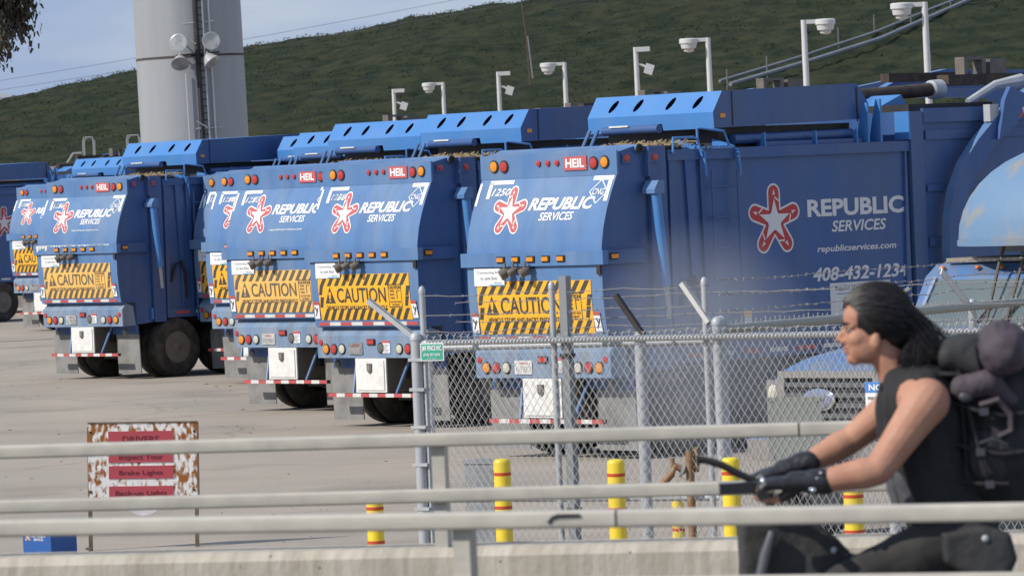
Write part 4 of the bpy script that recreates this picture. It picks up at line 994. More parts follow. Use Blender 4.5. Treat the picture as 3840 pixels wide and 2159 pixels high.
d = MB(); d.prism([(sx(540)+.21*math.cos(a), szv(1845)+.215*math.sin(a)) for a in [2*math.pi*i/28 for i in range(28)]], .002, .012, lambda u, v, a: Vector((u, a, v)))
d.build('round_plate', mat('scratched_white_plate', (.74, .73, .72), .5, var=.6, var_c=(.42, .38, .35), scale=5), sg)
for px, py in ((346, 1618), (735, 1618), (342, 1840), (730, 1838)): MB().lathe([(.012, 0), (.009, -.008), (.0001, -.009)], (sx(px), -.012, szv(py)), (0, 1, 0), 8).build('bolt', 'dark', sg)

bx = onz(190, 2092, 0); 
b = MB(); b.box(-.16, .16, -.15, .15, 0, .30); f = lambda u, v: Vector((u, -.152, v)); f2 = lambda u, v: Vector((u, -.154, v))
put_text(b, 'REPUBLIC', -.06, .10, .195, .235, f, 1, .03); put_text(b, 'SERVICES', -.035, .075, .165, .188, f, 1, .01)
b.box(-.165, .165, -.155, .155, .30, .315, 3)
star_logo(b, (-.10, .205), .045, lambda u, v, q: Vector((u, -.152-.0006*q, v)), mw=1, mr=2)
xb = bx; xb.z = 0
o = b.build('recycling_box', [mat('box_blue', (.02, .10, .33), .5), 'white', 'red', mat('box_blue_lid', (.02, .09, .30), .5)], None, xb, (0, 0, R(-36)))
o.scale = (1.05, 1.2, 1.05)
tag(o, 'small blue recycling box with star logo standing at lower left', 'recycling box')

# ---------------------------------------------------------------- bridge: path, parapets and railings
def direc(k):
    global RD, RNm, rang
    RD = Vector((1, -k, 0)).normalized(); RNm = Vector((-RD.y, RD.x, 0)); rang = math.atan2(RD.y, RD.x)
direc(.27)
conc = mat('board_marked_concrete', (.50, .455, .375), .85, var=.7, var_c=(.38, .345, .285), scale=2.2, stretch=(1, 1, .5), bump=.35, bscale=25, detail=9, lo=.35, hi=.72)
n = conc.node_tree.nodes; l = conc.node_tree.links.new; b_ = n['Principled BSDF']
t1 = n.new('ShaderNodeTexCoord'); m1 = n.new('ShaderNodeMapping'); m1.inputs['Scale'].default_value = (16, 3, .5)
z1_ = n.new('ShaderNodeTexNoise'); z1_.inputs['Scale'].default_value = 1.5; z1_.inputs['Detail'].default_value = 4
r1 = n.new('ShaderNodeValToRGB'); r1.color_ramp.elements[0].position = .35; r1.color_ramp.elements[0].color = (.80, .78, .75, 1); r1.color_ramp.elements[1].position = .6; r1.color_ramp.elements[1].color = (1, 1, 1, 1)
v1 = n.new('ShaderNodeTexVoronoi'); v1.inputs['Scale'].default_value = 9; r2 = n.new('ShaderNodeValToRGB')
r2.color_ramp.elements[0].position = .035; r2.color_ramp.elements[0].color = (.35, .32, .28, 1); r2.color_ramp.elements[1].position = .075; r2.color_ramp.elements[1].color = (1, 1, 1, 1)
mA = n.new('ShaderNodeMix'); mA.data_type = 'RGBA'; mA.blend_type = 'MULTIPLY'; mA.inputs[0].default_value = 1
mB = n.new('ShaderNodeMix'); mB.data_type = 'RGBA'; mB.blend_type = 'MULTIPLY'; mB.inputs[0].default_value = 1
src = b_.inputs['Base Color'].links[0].from_socket
l(t1.outputs['Object'], m1.inputs[0]); l(m1.outputs[0], z1_.inputs['Vector']); l(z1_.outputs[0], r1.inputs[0]); l(t1.outputs['Object'], v1.inputs['Vector']); l(v1.outputs['Distance'], r2.inputs[0])
l(src, mA.inputs[6]); l(r1.outputs[0], mA.inputs[7]); l(mA.outputs[2], mB.inputs[6]); l(r2.outputs[0], mB.inputs[7]); l(mB.outputs[2], b_.inputs['Base Color'])
def bev_rail(mb, x0, x1, zc, h, dp, y=0., bv=.011):
    pr = []
    for cy, cz, a0 in [(dp/2-bv, h/2-bv, 0), (-dp/2+bv, h/2-bv, 90), (-dp/2+bv, -h/2+bv, 180), (dp/2-bv, -h/2+bv, 270)]:
        for k in range(4): a = R(a0+30*k); pr.append((cy+bv*math.cos(a), cz+bv*math.sin(a)))
    mb.prism(pr, x0, x1, lambda u, v, a: Vector((a, y+u, zc+v)), 0, True)
def railing(px, py0, dep, zs, wall, posts, joints, label, ph, off=0):
    O = at(px, py0, dep); O.z = 0
    r = empty('bridge_railing', O, rang, label, 'railing', 'beige railings on either side of the path')
    def S(px_): 
        d = ray(px_, 1700); t = (O-CO).dot(RNm)/d.dot(RNm); return (CO+d*t-O).dot(RD)
    for (zc, h, dp), js in zip(zs, joints):
        cuts = sorted([-9.0] + [S(j) for j in js] + [8.0])
        for i in range(len(cuts)-1):
            b = MB(); bev_rail(b, cuts[i]+(.004 if i else 0), cuts[i+1]-.004, zc, h, dp); b.build('rail', 'rail', r)
            if i: MB().box(cuts[i]-.06, cuts[i]+.06, -dp*.36, dp*.36, zc-h*.38, zc+h*.38).build('rail_sleeve', 'dark', r)
    for p_ in posts:
        for s in [S(p_)+ph*q for q in (-2, -1, 0, 1, 2)]:
            b = MB(); b.box(s-.027, s+.027, .006, .066, 1.1 if wall is None else wall-.02, zs[0][0]-zs[0][1]/2-.001); b.build('post', 'rail', r)
    return r, S, O
ZA, ZB, ZW = 2.252, 2.025, 1.813
rf, SF, OF = railing(1920, 1632, 21.0, [(ZA, .056, .06), (ZB, .056, .05)], ZW, [1640], [[3005, 60-900], []], 'far beige railing of two bars on the concrete parapet behind the rider', 2.6)
rf_n = RNm.copy(); rf_a = rang; direc(.39)
rn, SN, ON = railing(1920, 1938, 15.5, [(2.281, .053, .06), (2.081, .053, .05)], None, [1712], [[2312], []], 'near beige railing crossing the bottom of the photo in front of the rider', 2.6)
d = MB(); s = SN(2060)
d.tube([(s, -.032, 2.272), (s+.012, -.032, 2.287), (s+.03, -.034, 2.294), (s+.1, -.034, 2.294)], .005, 6); d.build('hook_clip', 'dark', rn)
par = MB(); bv = .035
par.prism([(-.10, 0), (-.10, ZW-bv), (-.10+bv, ZW), (.20, ZW), (.20, 0)], -12, 11, lambda u, v, a: Vector((a, u, v)))
o = par.build('parapet_wall', conc, None, OF + rf_n*.06, (0, 0, rf_a)); tag(o, 'pale board marked concrete parapet wall under the far railing', 'wall', 'concrete parapets')
par = MB(); par.prism([(-.10, 0), (-.10, 1.74), (-.08, 1.76), (.08, 1.76), (.10, 1.74), (.10, 0)], -12, 11, lambda u, v, a: Vector((a, u, v)))
o = par.build('parapet_wall', conc, None, ON + RNm*.02 + Vector((0, 0, -.5)), (0, 0, rang)); tag(o, 'low concrete parapet under the near railing, below the picture edge', 'wall', 'concrete parapets')
b = MB(); b.box(-14, 13, -26, -.045, .3, 1.1); b.build('bridge_path', mat('path_asphalt', (.16, .155, .15), .9, var=.5, scale=3, bump=.4), None, OF, (0, 0, rf_a), kind='structure')

# ---------------------------------------------------------------- blue service truck behind the fence
ph = R(50); fdv = Vector((-math.sin(ph), -math.cos(ph), 0)); lfv = Vector((-fdv.y, fdv.x, 0))
g0_ = at(2885, 1370, 46.0)
O_ = g0_ + lfv*.80; O_.z = 0
sv = empty('service_truck', O_, math.atan2(fdv.y, fdv.x), 'blue service truck with chrome grille and grey windshield parked behind the rider', 'truck')
lb = mat('service_blue_paint', (.055, .155, .36), .45, var=.85, var_c=(.155, .185, .225), scale=2, coat=.4)
b = MB(); rows = []
for x, zt, wd in [(.02, 1.50, .74), (-.06, 1.56, .80), (-.35, 1.64, .86), (-.9, 1.72, .90), (-1.75, 1.80, .93)]:
    rows.append([(x, wd*math.sin(t*math.pi/2), zt - .19*abs(t)**2.6) for t in [i/8-1 for i in range(17)]])
nn = 17; b.add([p for r_ in rows for p in r_], [(i*nn+j, i*nn+j+1, (i+1)*nn+j+1, (i+1)*nn+j) for i in range(4) for j in range(nn-1)], 0, True)
b.add([(.0, -.74, .8), (.0, .74, .8), (.0, .74, 1.32), (.0, -.74, 1.32)], [(0, 1, 2, 3)], 1)
for s in (1, -1):
    b.add([(.0, s*.74, .75), (.02, s*.74, 1.31), (-.06, s*.80, 1.37), (-.35, s*.86, 1.45), (-.9, s*.90, 1.53), (-1.75, s*.93, 1.61), (-1.75, s*.93, .75), (-.9, s*.93, .95), (-.35, s*.90, .9)], [(0, 1, 2, 3, 4, 5, 6, 7, 8)], 0)
b.build('hood', [lb, 'dark'], sv)
gr = MB(); gr.box(.015, .06, -.60, .60, 1.44, 1.50); gr.box(.015, .05, -.60, .60, .98, 1.03)
for s in (1, -1): gr.box(.015, .055, s*.60-.04, s*.60+.04, .98, 1.50)
gq = gr.build('grille', 'chrome', sv)
for z in (1.10, 1.19, 1.28, 1.37): MB().box(.012, .04, -.56, .56, z-.012, z+.028).build('grille_bar', mat('grille_grey', (.20, .20, .205), .3, metal=.6), gq)
MB().box(.005, .012, -.56, .56, 1.03, 1.44).build('grille_mesh', 'dark', gq)
bd_ = MB(); bd_.ell((.06, -.12, 1.25), (.015, .21, .10), 20, 8, 0); bd_.ell((.068, -.12, 1.25), (.012, .18, .078), 20, 8, 1)
f = lambda u, v: Vector((.0825, u, v)); put_text(bd_, 'Ford', -.22, -.02, 1.215, 1.29, f, 0, .01, .3); bd_.build('badge', ['chrome', mat('badge_blue_grey', (.20, .22, .30), .3)], gq)
for s in (1, -1):
    h_ = MB(); h_.box(.0, .045, s*.72-.08, s*.72+.08, 1.08, 1.42); h_.ell((.045, s*.72, 1.30), (.03, .06, .08), 14, 8, 1); h_.ell((.045, s*.72, 1.15), (.025, .05, .05), 14, 8, 2)
    h_.build('headlight', ['chrome', 'clear', 'amber'], sv)
bm_ = MB(); bm_.prism([(.06, .70), (.16, .74), (.17, .90), (.06, .95)], -.95, .95, lambda u, v, a: Vector((u, a, v))); bm_.build('bumper', 'chrome', sv)
for s in (1, -1): MB().ell((.17, s*.55, .92), (.06, .12, .06), 14, 8).build('fog_light', 'chrome', sv)
cabp = [(-1.75, .7), (-1.75, 1.62), (-2.10, 2.24), (-2.25, 2.35), (-3.4, 2.36), (-3.5, 2.2), (-3.5, .7)]
b = MB(); b.prism(cabp, -.92, .92, lambda u, v, a: Vector((u, a, v))); b.build('cab', lb, sv)
glass = mat('grey_green_glass', (.115, .145, .15), .12, var=.5, var_c=(.19, .215, .21), scale=1.4, spec=.8)
wsf = lambda u, v: Vector((-1.765-.335*v+.012, u, 1.65+.575*v))
b = MB(); b.add([wsf(-.82, .03), wsf(.82, .03), wsf(.76, .97), wsf(-.76, .97)], [(0, 1, 2, 3)]); b.build('windshield', glass, sv)
for u0, u1 in ((-.80, -.86), (.80, .86)): MB().tube([wsf(u0*1.04, 0), wsf(u0*.97, 1)], .03, 6).build('pillar', lb, sv)
for s in (1, -1):
    b = MB(); b.prism([(-1.95, 1.64), (-2.22, 2.2), (-3.2, 2.22), (-3.2, 1.64)], s*.921, s*.928, lambda u, v, a: Vector((u, a, v))); b.build('side_window', glass, sv)
for y in (-.16, .16): MB().tube([wsf(y, -.02)+Vector((.03, 0, 0)), wsf(y+.25, .6)+Vector((.025, 0, 0))], .012, 5).build('wiper', 'dark', sv)
for y in (-.75, -.3, 0, .3, .75): MB().ell((-2.15, y, 2.315), (.03, .028, .02), 10, 6).build('roof_lamp', mat('orange_lamp', (.65, .2, .06), .3), sv)
for y, z in ((.12, 2.6), (.34, 2.45), (.56, 2.45), (.74, 2.5)): MB().tube([(-1.66, y, 1.45), (-2.0, y, z-.25), (-2.12, y, z)], .016, 6).build('guard_bar', mat('rusty_guard_bar', (.14, .11, .085), .8), sv)
MB().box(-2.9, -2.2, -.75, .75, 2.362, 2.40).build('roof_rack', mat('dusty_roof', (.30, .26, .20), .8, var=.5, scale=4), sv)
b = MB(); b.box(-2.62, -2.48, -.35, .75, 2.44, 2.50); b.box(-2.6, -2.5, -.1, .0, 2.40, 2.44); b.box(-2.6, -2.5, .5, .6, 2.40, 2.44)
lbq = b.build('light_bar', 'steel', sv); MB().box(-2.6, -2.5, -.12, .40, 2.503, 2.56).build('beacon', 'yellow', lbq)
MB().tube([(-1.9, -1.0, 1.78), (-1.9, -1.14, 1.80), (-1.9, -1.15, 2.05), (-1.92, -.95, 2.15)], .018, 8).build('mirror_arm', 'chrome', sv)
MB().box(-1.93, -1.87, -1.24, -1.07, 1.82, 2.02).build('mirror', 'chrome', sv)
b = MB(); b.box(-7.2, -3.6, -1.05, 1.05, .75, 2.0); b.build('service_body', lb, sv)
b = MB()
for i in range(15):
    pass
dome = MB(); vs = []; NU, NV = 28, 10
for i in range(NV+1):
    th = math.pi/2*i/NV
    for j in range(NU): a = 2*math.pi*j/NU; vs.append((-2.95+1.15*math.cos(a)*math.cos(th)**.9, .36+1.25*math.sin(a)*math.cos(th)**.9, 2.56+.86*math.sin(th)))
dome.add(vs, [(i*NU+j, i*NU+(j+1) % NU, (i+1)*NU+(j+1) % NU, (i+1)*NU+j) for i in range(NV) for j in range(NU)], 0, True)
for k_ in range(28):
    a = 2*math.pi*k_/28; a2 = 2*math.pi*(k_+1)/28
    q = lambda t, s, z: (-2.95+1.15*s*math.cos(t), .36+1.25*s*math.sin(t), z)
    dome.add([q(a, 1.01, 2.51), q(a2, 1.01, 2.51), q(a2, 1.01, 2.565), q(a, 1.01, 2.565)], [(0, 1, 2, 3)]); dome.add([q(a, 1.01, 2.51), q(a2, 1.01, 2.51), q(a2, .9, 2.515), q(a, .9, 2.515)], [(0, 1, 2, 3)])
dq = dome.build('roof_fairing', mat('weathered_pale_blue', (.13, .225, .35), .65, var=.7, var_c=(.30, .25, .18), scale=3.2, bump=.2, bscale=9, lo=.5, hi=.68), sv)
for y in (-.3, .3):
    MB().tube([(-2.95, y+.2, 2.36), (-2.95, y+.2, 2.56)], .03, 6).build('fairing_strut', 'dark', sv)
for x in (-.6, -4.9, -6.0):
    for s in (1, -1):
        wv = MB().lathe([(.28, -.1), (.26, 0), (.1, .02), (.0001, .02)], (0, 0, 0), (0, 1, 0), 20).build('wheel', 'steel', sv, (x, s*.86, .48), (0, 0, 0 if s > 0 else math.pi))
        MB().lathe([(.28, -.12), (.44, -.13), (.48, -.09), (.48, .09), (.44, .13), (.28, .12)], (0, 0, 0), (0, 1, 0), 28, 0, True, False).build('tyre', 'tyre', wv)
# ---------------------------------------------------------------- rider
PD = 17.0
root = at(3420, 1900, PD); root.z = 1.1
def P(px, py, dd=0.): return at(px, py, PD) + Vector((0, dd, 0)) - root
def solid(name, mb, mats, vox, sm=6, wr=0., wsc=8., parent=None, loc=None, thr=None):
    o = mb.build(name, mats, None)
    md = o.modifiers.new('r', 'REMESH'); md.mode = 'VOXEL'; md.voxel_size = vox; md.use_smooth_shade = True
    s = o.modifiers.new('s', 'SMOOTH'); s.iterations = sm; s.factor = .5
    dg = bpy.context.evaluated_depsgraph_get(); me = bpy.data.meshes.new_from_object(o.evaluated_get(dg))
    o.modifiers.clear(); o.data = me; me.name = name
    if wr:
        nr = [v.normal.copy() for v in me.vertices]
        for v, q in zip(me.vertices, nr):
            c = v.co
            a = mnoise.noise(Vector((c.x*wsc, c.y*wsc, c.z*wsc*.6))) + .5*abs(mnoise.noise(Vector((c.x*wsc*2.3+5, c.y*wsc*2, c.z*wsc*1.4))))
            v.co = c + q*a*wr
    for p in me.polygons: p.use_smooth = True
    if parent: o.parent = parent
    if loc is not None: o.location = loc
    return o
skin = mat('skin', (.47, .25, .165), .62, var=.6, var_c=(.36, .155, .10), scale=9, sss=.10, bump=.10, bscale=70, spec=.35)
blk = mat('black_cloth', (.013, .013, .014), .85, var=.5, var_c=(.028, .028, .03), scale=10, bump=.2, bscale=90)
lea = mat('black_leather', (.014, .014, .016), .38, var=.4, var_c=(.04, .04, .045), scale=14, bump=.15, bscale=60)
def limb(mb, pts, rad, n=16):
    for (a, b), (r0, r1) in zip(zip(pts, pts[1:]), zip(rad, rad[1:])): mb.capsule(a, b, r0, r1, n)
b = MB()
HO = P(3285, 1368); s_ = 1.0
def H(x, z, y=0.): return HO + Vector((x, y, z))
def hell(x, z, y, r): b.ell(H(x, z, y), r, 20, 14)
hell(.006, .145, 0, (.098, .073, .092)); hell(-.030, .095, 0, (.070, .062, .092)); hell(-.052, .155, 0, (.050, .060, .055))
hell(-.070, .024, 0, (.026, .030, .022)); hell(-.045, .05, 0, (.045, .050, .040))
for sy in (1, -1):
    b.capsule(H(-.062, .020, sy*.018), H(.004, .058, sy*.046), .018, .018); hell(-.058, .088, sy*.040, (.032, .024, .030)); hell(-.034, .062, sy*.040, (.048, .022, .046)); hell(-.050, .045, sy*.030, (.034, .022, .030))
    hell(.0, .080, sy*.068, (.016, .011, .027)); b.capsule(H(-.090, .132, sy*.012), H(-.076, .130, sy*.045), .012, .011)
    hell(-.102, .081, sy*.013, (.013, .010, .010))
b.capsule(H(-.088, .126), H(-.117, .091), .011, .0125); hell(-.118, .087, 0, (.012, .012, .010))
hell(-.092, .060, 0, (.013, .024, .007)); hell(-.089, .046, 0, (.013, .022, .008)); hell(-.088, .070, 0, (.010, .016, .010))
limb(b, [H(.015, .07), H(.055, -.01), P(3400, 1470)], [.055, .056, .075])
limb(b, [P(3455, 1500), P(3500, 1700), P(3575, 1930)], [.12, .12, .125])
b.capsule(P(3430, 1490, -.13), P(3410, 1490, .13), .075, .075)
# arms
NS, NE, NW = P(3458, 1496, -.19), P(3272, 1748, -.25), P(3055, 1790, -.23)
limb(b, [NS, NS.lerp(NE, .35), NE], [.077, .063, .048]); limb(b, [NE, NE.lerp(NW, .25), NE.lerp(NW, .7), NW], [.048, .052, .042, .033])
FS, FE, FW_ = P(3400, 1500, .18), P(3215, 1660, .24), P(3035, 1752, .21)
limb(b, [FS, FS.lerp(FE, .4), FE], [.07, .058, .046]); limb(b, [FE, FE.lerp(FW_, .3), FW_], [.046, .049, .033])
GB = P(2838, 1832, 0)
gls = []; cuffs = []
def hand(W, dd, glove):
    gl = MB(); gls.append(gl); K = P(2868, 1788, dd)
    pc = W.lerp(K, .55)
    for q in (-.028, -.009, .010, .029):
        k0 = K + Vector((random.uniform(-.004, .004), q, -.012*abs(q)/.03)); l_ = {-.028: .8, -.009: 1.0, .010: 1.05, .029: .95}[q]
        w0 = W + Vector((0, q*.6, 0))
        k1 = k0 + Vector((-.036*l_, 0, -.014)); k2 = k1 + Vector((-.004, 0, -.032*l_)); k3 = k2 + Vector((.026*l_, 0, -.012))
        limb(b, [w0, k0, k1, k2, k3], [.019, .0125, .0105, .0095, .0085], 10)
        if glove: limb(gl, [w0, k0, k0.lerp(k1, .9)], [.027, .0165, .0135], 12)
    t0 = W.lerp(K, .45) + Vector((0, -.01 if dd < 0 else .01, -.02)); t1 = t0 + Vector((-.045, 0, -.028)); t2 = t1 + Vector((-.034, .0, -.010)); t3 = t2 + Vector((-.022, .004, .004))
    limb(b, [t0, t1, t2, t3], [.017, .013, .0115, .009], 10)
    if glove:
        limb(gl, [t0, t1], [.022, .0165], 12); limb(gl, [W + (W-K)*.12, W.lerp(K, .5)], [.040, .032], 16)
        cuffs.append((W + (W-K)*.10, W.lerp(K, .12)))
hand(NW, -.23, True); hand(FW_, .21, True)
# legs
hipN, kneeN, ankN = P(3590, 2010, -.10), P(3160, 2190, -.13), P(3330, 2680, -.12)
hipF, kneeF, ankF = P(3590, 2010, .10), P(3210, 2330, .12), P(3180, 2830, .12)
for h, k, a in ((hipN, kneeN, ankN), (hipF, kneeF, ankF)): limb(b, [h, k, k.lerp(a, .3), a], [.09, .058, .055, .038]); limb(b, [a, a + Vector((-.16, 0, -.06))], [.038, .032])
b.ell(P(3585, 1970), (.13, .17, .12))
person = solid('person', b, skin, .0042, 8)
person.location = root
tag(person, 'person with long black hair riding a bicycle, sleeveless black vest and a backpack', 'person')
# face details
eye = MB()
for sy in (1, -1): eye.ell(H(-.0835, .117, sy*.032), (.011, .011, .010), 14, 10, 0); eye.ell(H(-.0915, .117, sy*.034), (.004, .006, .006), 10, 8, 1)
eye.build('eyes', [mat('eye_white', (.22, .19, .17), .3), 'ink'], person)
br = MB()
for sy in (1, -1):
    br.tube([H(-.103, .136, sy*.014), H(-.099, .141, sy*.030), H(-.080, .138, sy*.052)], [.004, .0052, .002], 6); br.tube([H(-.094, .1235, sy*.020), H(-.0925, .1265, sy*.034), H(-.080, .122, sy*.047)], [.0022, .003, .0015], 5)
br.build('eyebrows', mat('dark_brow', (.02, .015, .012), .8), person)
mo = MB(); mo.ell(H(-.099, .0595), (.0065, .019, .0042), 14, 8); mo.ell(H(-.0965, .0475), (.007, .017, .0055), 14, 8); mo.build('lips', mat('lip_skin', (.40, .15, .115), .45), person)
# hair: a cap plus windblown locks
hc = MB()
hc.ell(H(.010, .151), (.101, .078, .096), 22, 14); hc.ell(H(.060, .115), (.062, .066, .075), 18, 12)
hc.capsule(H(.085, .12), P(3450, 1300), .058, .022); hc.capsule(H(.075, .09), P(3400, 1310), .05, .02)
hmat = mat('black_hair', (.010, .008, .0075), .48, var=.6, var_c=(.026, .020, .017), scale=30, stretch=(1, 1, 4), spec=.35)
hair = solid('hair', hc, hmat, .006, 5, .004, 20, person)
lk = MB(); SC = Vector((.008, 0, .150)); SA = Vector((.108, .086, .104))
line = [(0, -.094, .214), (.55, -.088, .206), (.95, -.062, .186), (1.25, -.036, .158), (1.55, -.006, .125), (1.9, .02, .10)]
def hairline(p):
    for (a, x0, z0), (b_, x1, z1) in zip(line, line[1:]):
        if p <= b_: t = (p-a)/(b_-a); return x0+(x1-x0)*t, z0+(z1-z0)*t
    return line[-1][1:]
for i in range(4600):
    sy = random.choice((-1, 1)); p = random.uniform(0, 1.9); hx, hz = hairline(p)
    u = random.random()**1.6
    d0 = Vector(((hx-SC.x)/SA.x, 0, (hz-SC.z)/SA.z)); d0.y = sy*math.sqrt(max(.02, 1-min(.98, d0.x**2+d0.z**2))) if p > .3 else sy*p*1.1
    d0.normalize()
    back = Vector((.86, sy*.22*min(1, p), .34 - .42*p)).normalized()
    d0 = d0.slerp(back, u*.75) if hasattr(d0, 'slerp') else d0.lerp(back, u*.75).normalized()
    lift = random.uniform(.99, 1.06) + .12*random.random()*max(0, math.cos(p)) + .04*u
    k_ = max(0, min(1, .5 + .55*math.cos(p*1.3) + random.gauss(0, .22) - .15*u))
    end = P(3375 + 165*k_ + random.gauss(0, 10), 1362 - 14*k_ + random.gauss(0, 14), sy*(.025 + .03*p) + random.gauss(0, .02))
    if random.random() < .06: end += Vector((random.uniform(0, .07), 0, random.uniform(-.03, .04)))
    pts = []
    for q in range(5):
        dd = d0.slerp(back, q/4*(.95 - .3*min(1, p/1.9))); pts.append(HO + SC + Vector((dd.x*SA.x, dd.y*SA.y, dd.z*SA.z))*(lift + .03*math.sin(q*1.4)))
    tan = (pts[-1]-pts[-2]).normalized(); b0 = pts[-1]; c1 = b0 + (tan*.6 + Vector((.5, 0, -.5)).normalized()*.4)*.07; c2 = end.lerp(b0, .35) + Vector((.012, 0, .012))
    for q in range(1, 7):
        t = q/6; pts.append(b0*(1-t)**3 + c1*3*t*(1-t)**2 + c2*3*t*t*(1-t) + end*t**3)
    w_ = random.uniform(.0013, .0036); n_ = len(pts)
    lk.tube(pts, [w_*(1-.7*(q/(n_-1))) for q in range(n_)], 3, 0, True, False)
lk.build('hair_locks', hmat, hair, fix=False, kind='stuff')
# clothes
v = MB()
v.ell(P(3447, 1505), (.118, .165, .115)); limb(v, [P(3452, 1510, -.05), P(3480, 1690, -.05), P(3545, 1905, -.05)], [.132, .138, .138]); limb(v, [P(3452, 1510, .05), P(3480, 1690, .05), P(3545, 1905, .05)], [.145, .145, .140])
for sy in (1, -1): v.capsule(P(3370, 1440, sy*.06), P(3460, 1440, sy*.13), .050, .056); v.capsule(P(3385, 1480, sy*.07), P(3480, 1475, sy*.10), .066, .068)
solid('vest', v, blk, .008, 5, .016, 9, person)
c = MB(); c.tube([P(3385+x, 1420+y, z) for x, y, z in [(-70, 30, 0), (-40, 10, .055), (30, -20, .06), (60, -25, 0), (30, -20, -.06), (-40, 10, -.055), (-70, 30, 0)]], .02, 8)
c.build('collar', blk, person)
sh = MB(); sh.capsule(P(3400, 1745, -.09), P(3420, 1860, -.10), .055, .05); sh.capsule(P(3400, 1730, .07), P(3430, 1870, .08), .055, .055); sh.capsule(P(3385, 1780), P(3415, 1880), .06, .06)
solid('shirt_hem', sh, mat('grey_shirt', (.085, .088, .098), .9, var=.5, var_c=(.045, .045, .05), scale=9), .008, 4, .012, 14, person)
tr = MB()
for h, k, a in ((hipN, kneeN, ankN), (hipF, kneeF, ankF)): limb(tr, [h, k, k.lerp(a, .4), a], [.108, .076, .07, .055])
tr.ell(P(3580, 1965), (.150, .19, .13))
solid('trousers', tr, mat('dark_trousers', (.022, .020, .018), .85, var=.5, var_c=(.045, .042, .038), scale=6), .009, 4, .012, 9, person)
shoe = MB()
for a in (ankN, ankF): limb(shoe, [a + Vector((.03, 0, -.05)), a + Vector((-.10, 0, -.08)), a + Vector((-.19, 0, -.09))], [.046, .046, .036])
solid('shoes', shoe, lea, .007, 4, 0, 1, person)
for gl, (p0, p1) in zip(gls, cuffs):
    limb(gl, [p0, p1], [.044, .041], 18)
glo, glf = [solid('glove', gl, lea, .0045, 4, .003, 30, person) for gl in gls]
st = MB()
for p0, p1 in cuffs[:1]:
    for i in range(5): st.ell(p0.lerp(p1, .35) + Vector((-.02*i*.6, -.040+.002*i, .030-.017*i)), (.006, .006, .006), 8, 6)
st.ell(P(2846, 1790, -.255), (.010, .012, .018), 10, 8); st.ell(P(3030, 1818, -.27), (.012, .008, .010), 10, 8)
st.build('glove_studs', 'chrome', glo)
wb = MB(); wb.lathe([(.034, -.012), (.038, -.010), (.038, .010), (.034, .012)], FW_ + (FE-FW_)*.06, (FE-FW_), 20); wb.build('bracelet', 'chrome', person)

# backpack
bp_ = empty('backpack', root + P(3700, 1620), 0, 'large stuffed black and purple backpack on the rider\'s back', 'backpack')
def Q(px, py, dd=0.): return P(px, py, dd) - P(3700, 1620)
pk = mat('black_nylon', (.012, .012, .013), .7, var=.5, var_c=(.03, .03, .032), scale=7, bump=.2, bscale=50)
pur = mat('dusty_purple_nylon', (.075, .054, .068), .75, var=.7, var_c=(.045, .038, .045), scale=8, bump=.2, bscale=50)
gry = mat('charcoal_nylon', (.030, .030, .031), .8, var=.6, var_c=(.02, .02, .02), scale=8)
m = MB(); m.ell(Q(3730, 1500), (.16, .175, .18)); m.ell(Q(3745, 1690), (.19, .185, .185)); m.ell(Q(3830, 1440), (.10, .15, .17)); m.capsule(Q(3640, 1480), Q(3640, 1760), .10, .11); m.ell(Q(3800, 1640), (.15, .16, .22)); m.capsule(Q(3610, 1770, -.05), Q(3800, 1770, -.05), .11, .09)
solid('main_bag', m, pk, .009, 5, .016, 7, bp_)
m = MB(); m.ell(Q(3595, 1320, -.02), (.085, .13, .06)); m.ell(Q(3655, 1330, .02), (.08, .14, .07)); m.capsule(Q(3560, 1330, -.1), Q(3690, 1360, -.1), .05, .06); solid('top_lid', m, gry, .008, 5, .012, 9, bp_)
m = MB(); m.capsule(Q(3745, 1300, -.20), Q(3760, 1300, .18), .078, .075); m.ell(Q(3745, 1298, -.19), (.092, .05, .09)); solid('rolled_jacket', m, pur, .008, 4, .016, 12, bp_)
m = MB(); m.capsule(Q(3600, 1445, -.15), Q(3690, 1425, -.165), .045, .045); m.capsule(Q(3690, 1425, -.165), Q(3765, 1490, -.15), .042, .03); solid('side_flap', m, pur, .007, 4, .008, 14, bp_)
MB().tube([Q(3655, 1510, -.19), Q(3720, 1490, -.20), Q(3765, 1540, -.195), Q(3768, 1600, -.19), Q(3720, 1625, -.19)], [.022, .026, .022, .018, .012], 8, flat=.5).build('webbing_loop', pur, bp_)
MB().tube([Q(3615, 1520, -.165), Q(3630, 1600, -.19), Q(3660, 1700, -.195), Q(3700, 1760, -.19)], [.016, .018, .02, .018], 8, flat=.5).build('compression_strap', pk, bp_)
MB().ell(Q(3605, 1478, -.18), (.025, .012, .02), 12, 8).build('buckle', mat('grey_buckle', (.06, .06, .068), .5), bp_)
m = MB(); m.ell(Q(3700, 1700, -.14), (.085, .055, .10)); solid('side_pocket', m, gry, .008, 4, .012, 10, bp_)
for pts, w_ in [([(3560, 1500, -.13), (3650, 1530, -.185), (3740, 1545, -.195), (3830, 1540, -.17)], .013), ([(3560, 1650, -.14), (3650, 1680, -.195), (3740, 1690, -.20), (3840, 1680, -.18)], .013), ([(3560, 1790, -.13), (3660, 1800, -.19), (3760, 1800, -.19)], .012), ([(3580, 1380, -.12), (3590, 1480, -.15), (3600, 1620, -.17), (3610, 1780, -.17)], .009), ([(3640, 1290, -.15), (3650, 1370, -.16), (3665, 1420, -.165)], .011)]:
    MB().tube([Q(*p) for p in pts], w_, 6, flat=.5).build('webbing', mat('webbing_grey', (.022, .02, .022), .9), bp_)
for px, py in ((3668, 1532), (3655, 1682), (3690, 1801)): MB().box(-.014, .014, -.008, .004, -.012, .012, 0, Matrix.Translation(Q(px, py, -.21))).build('buckle', bpy.data.materials['grey_buckle'], bp_)
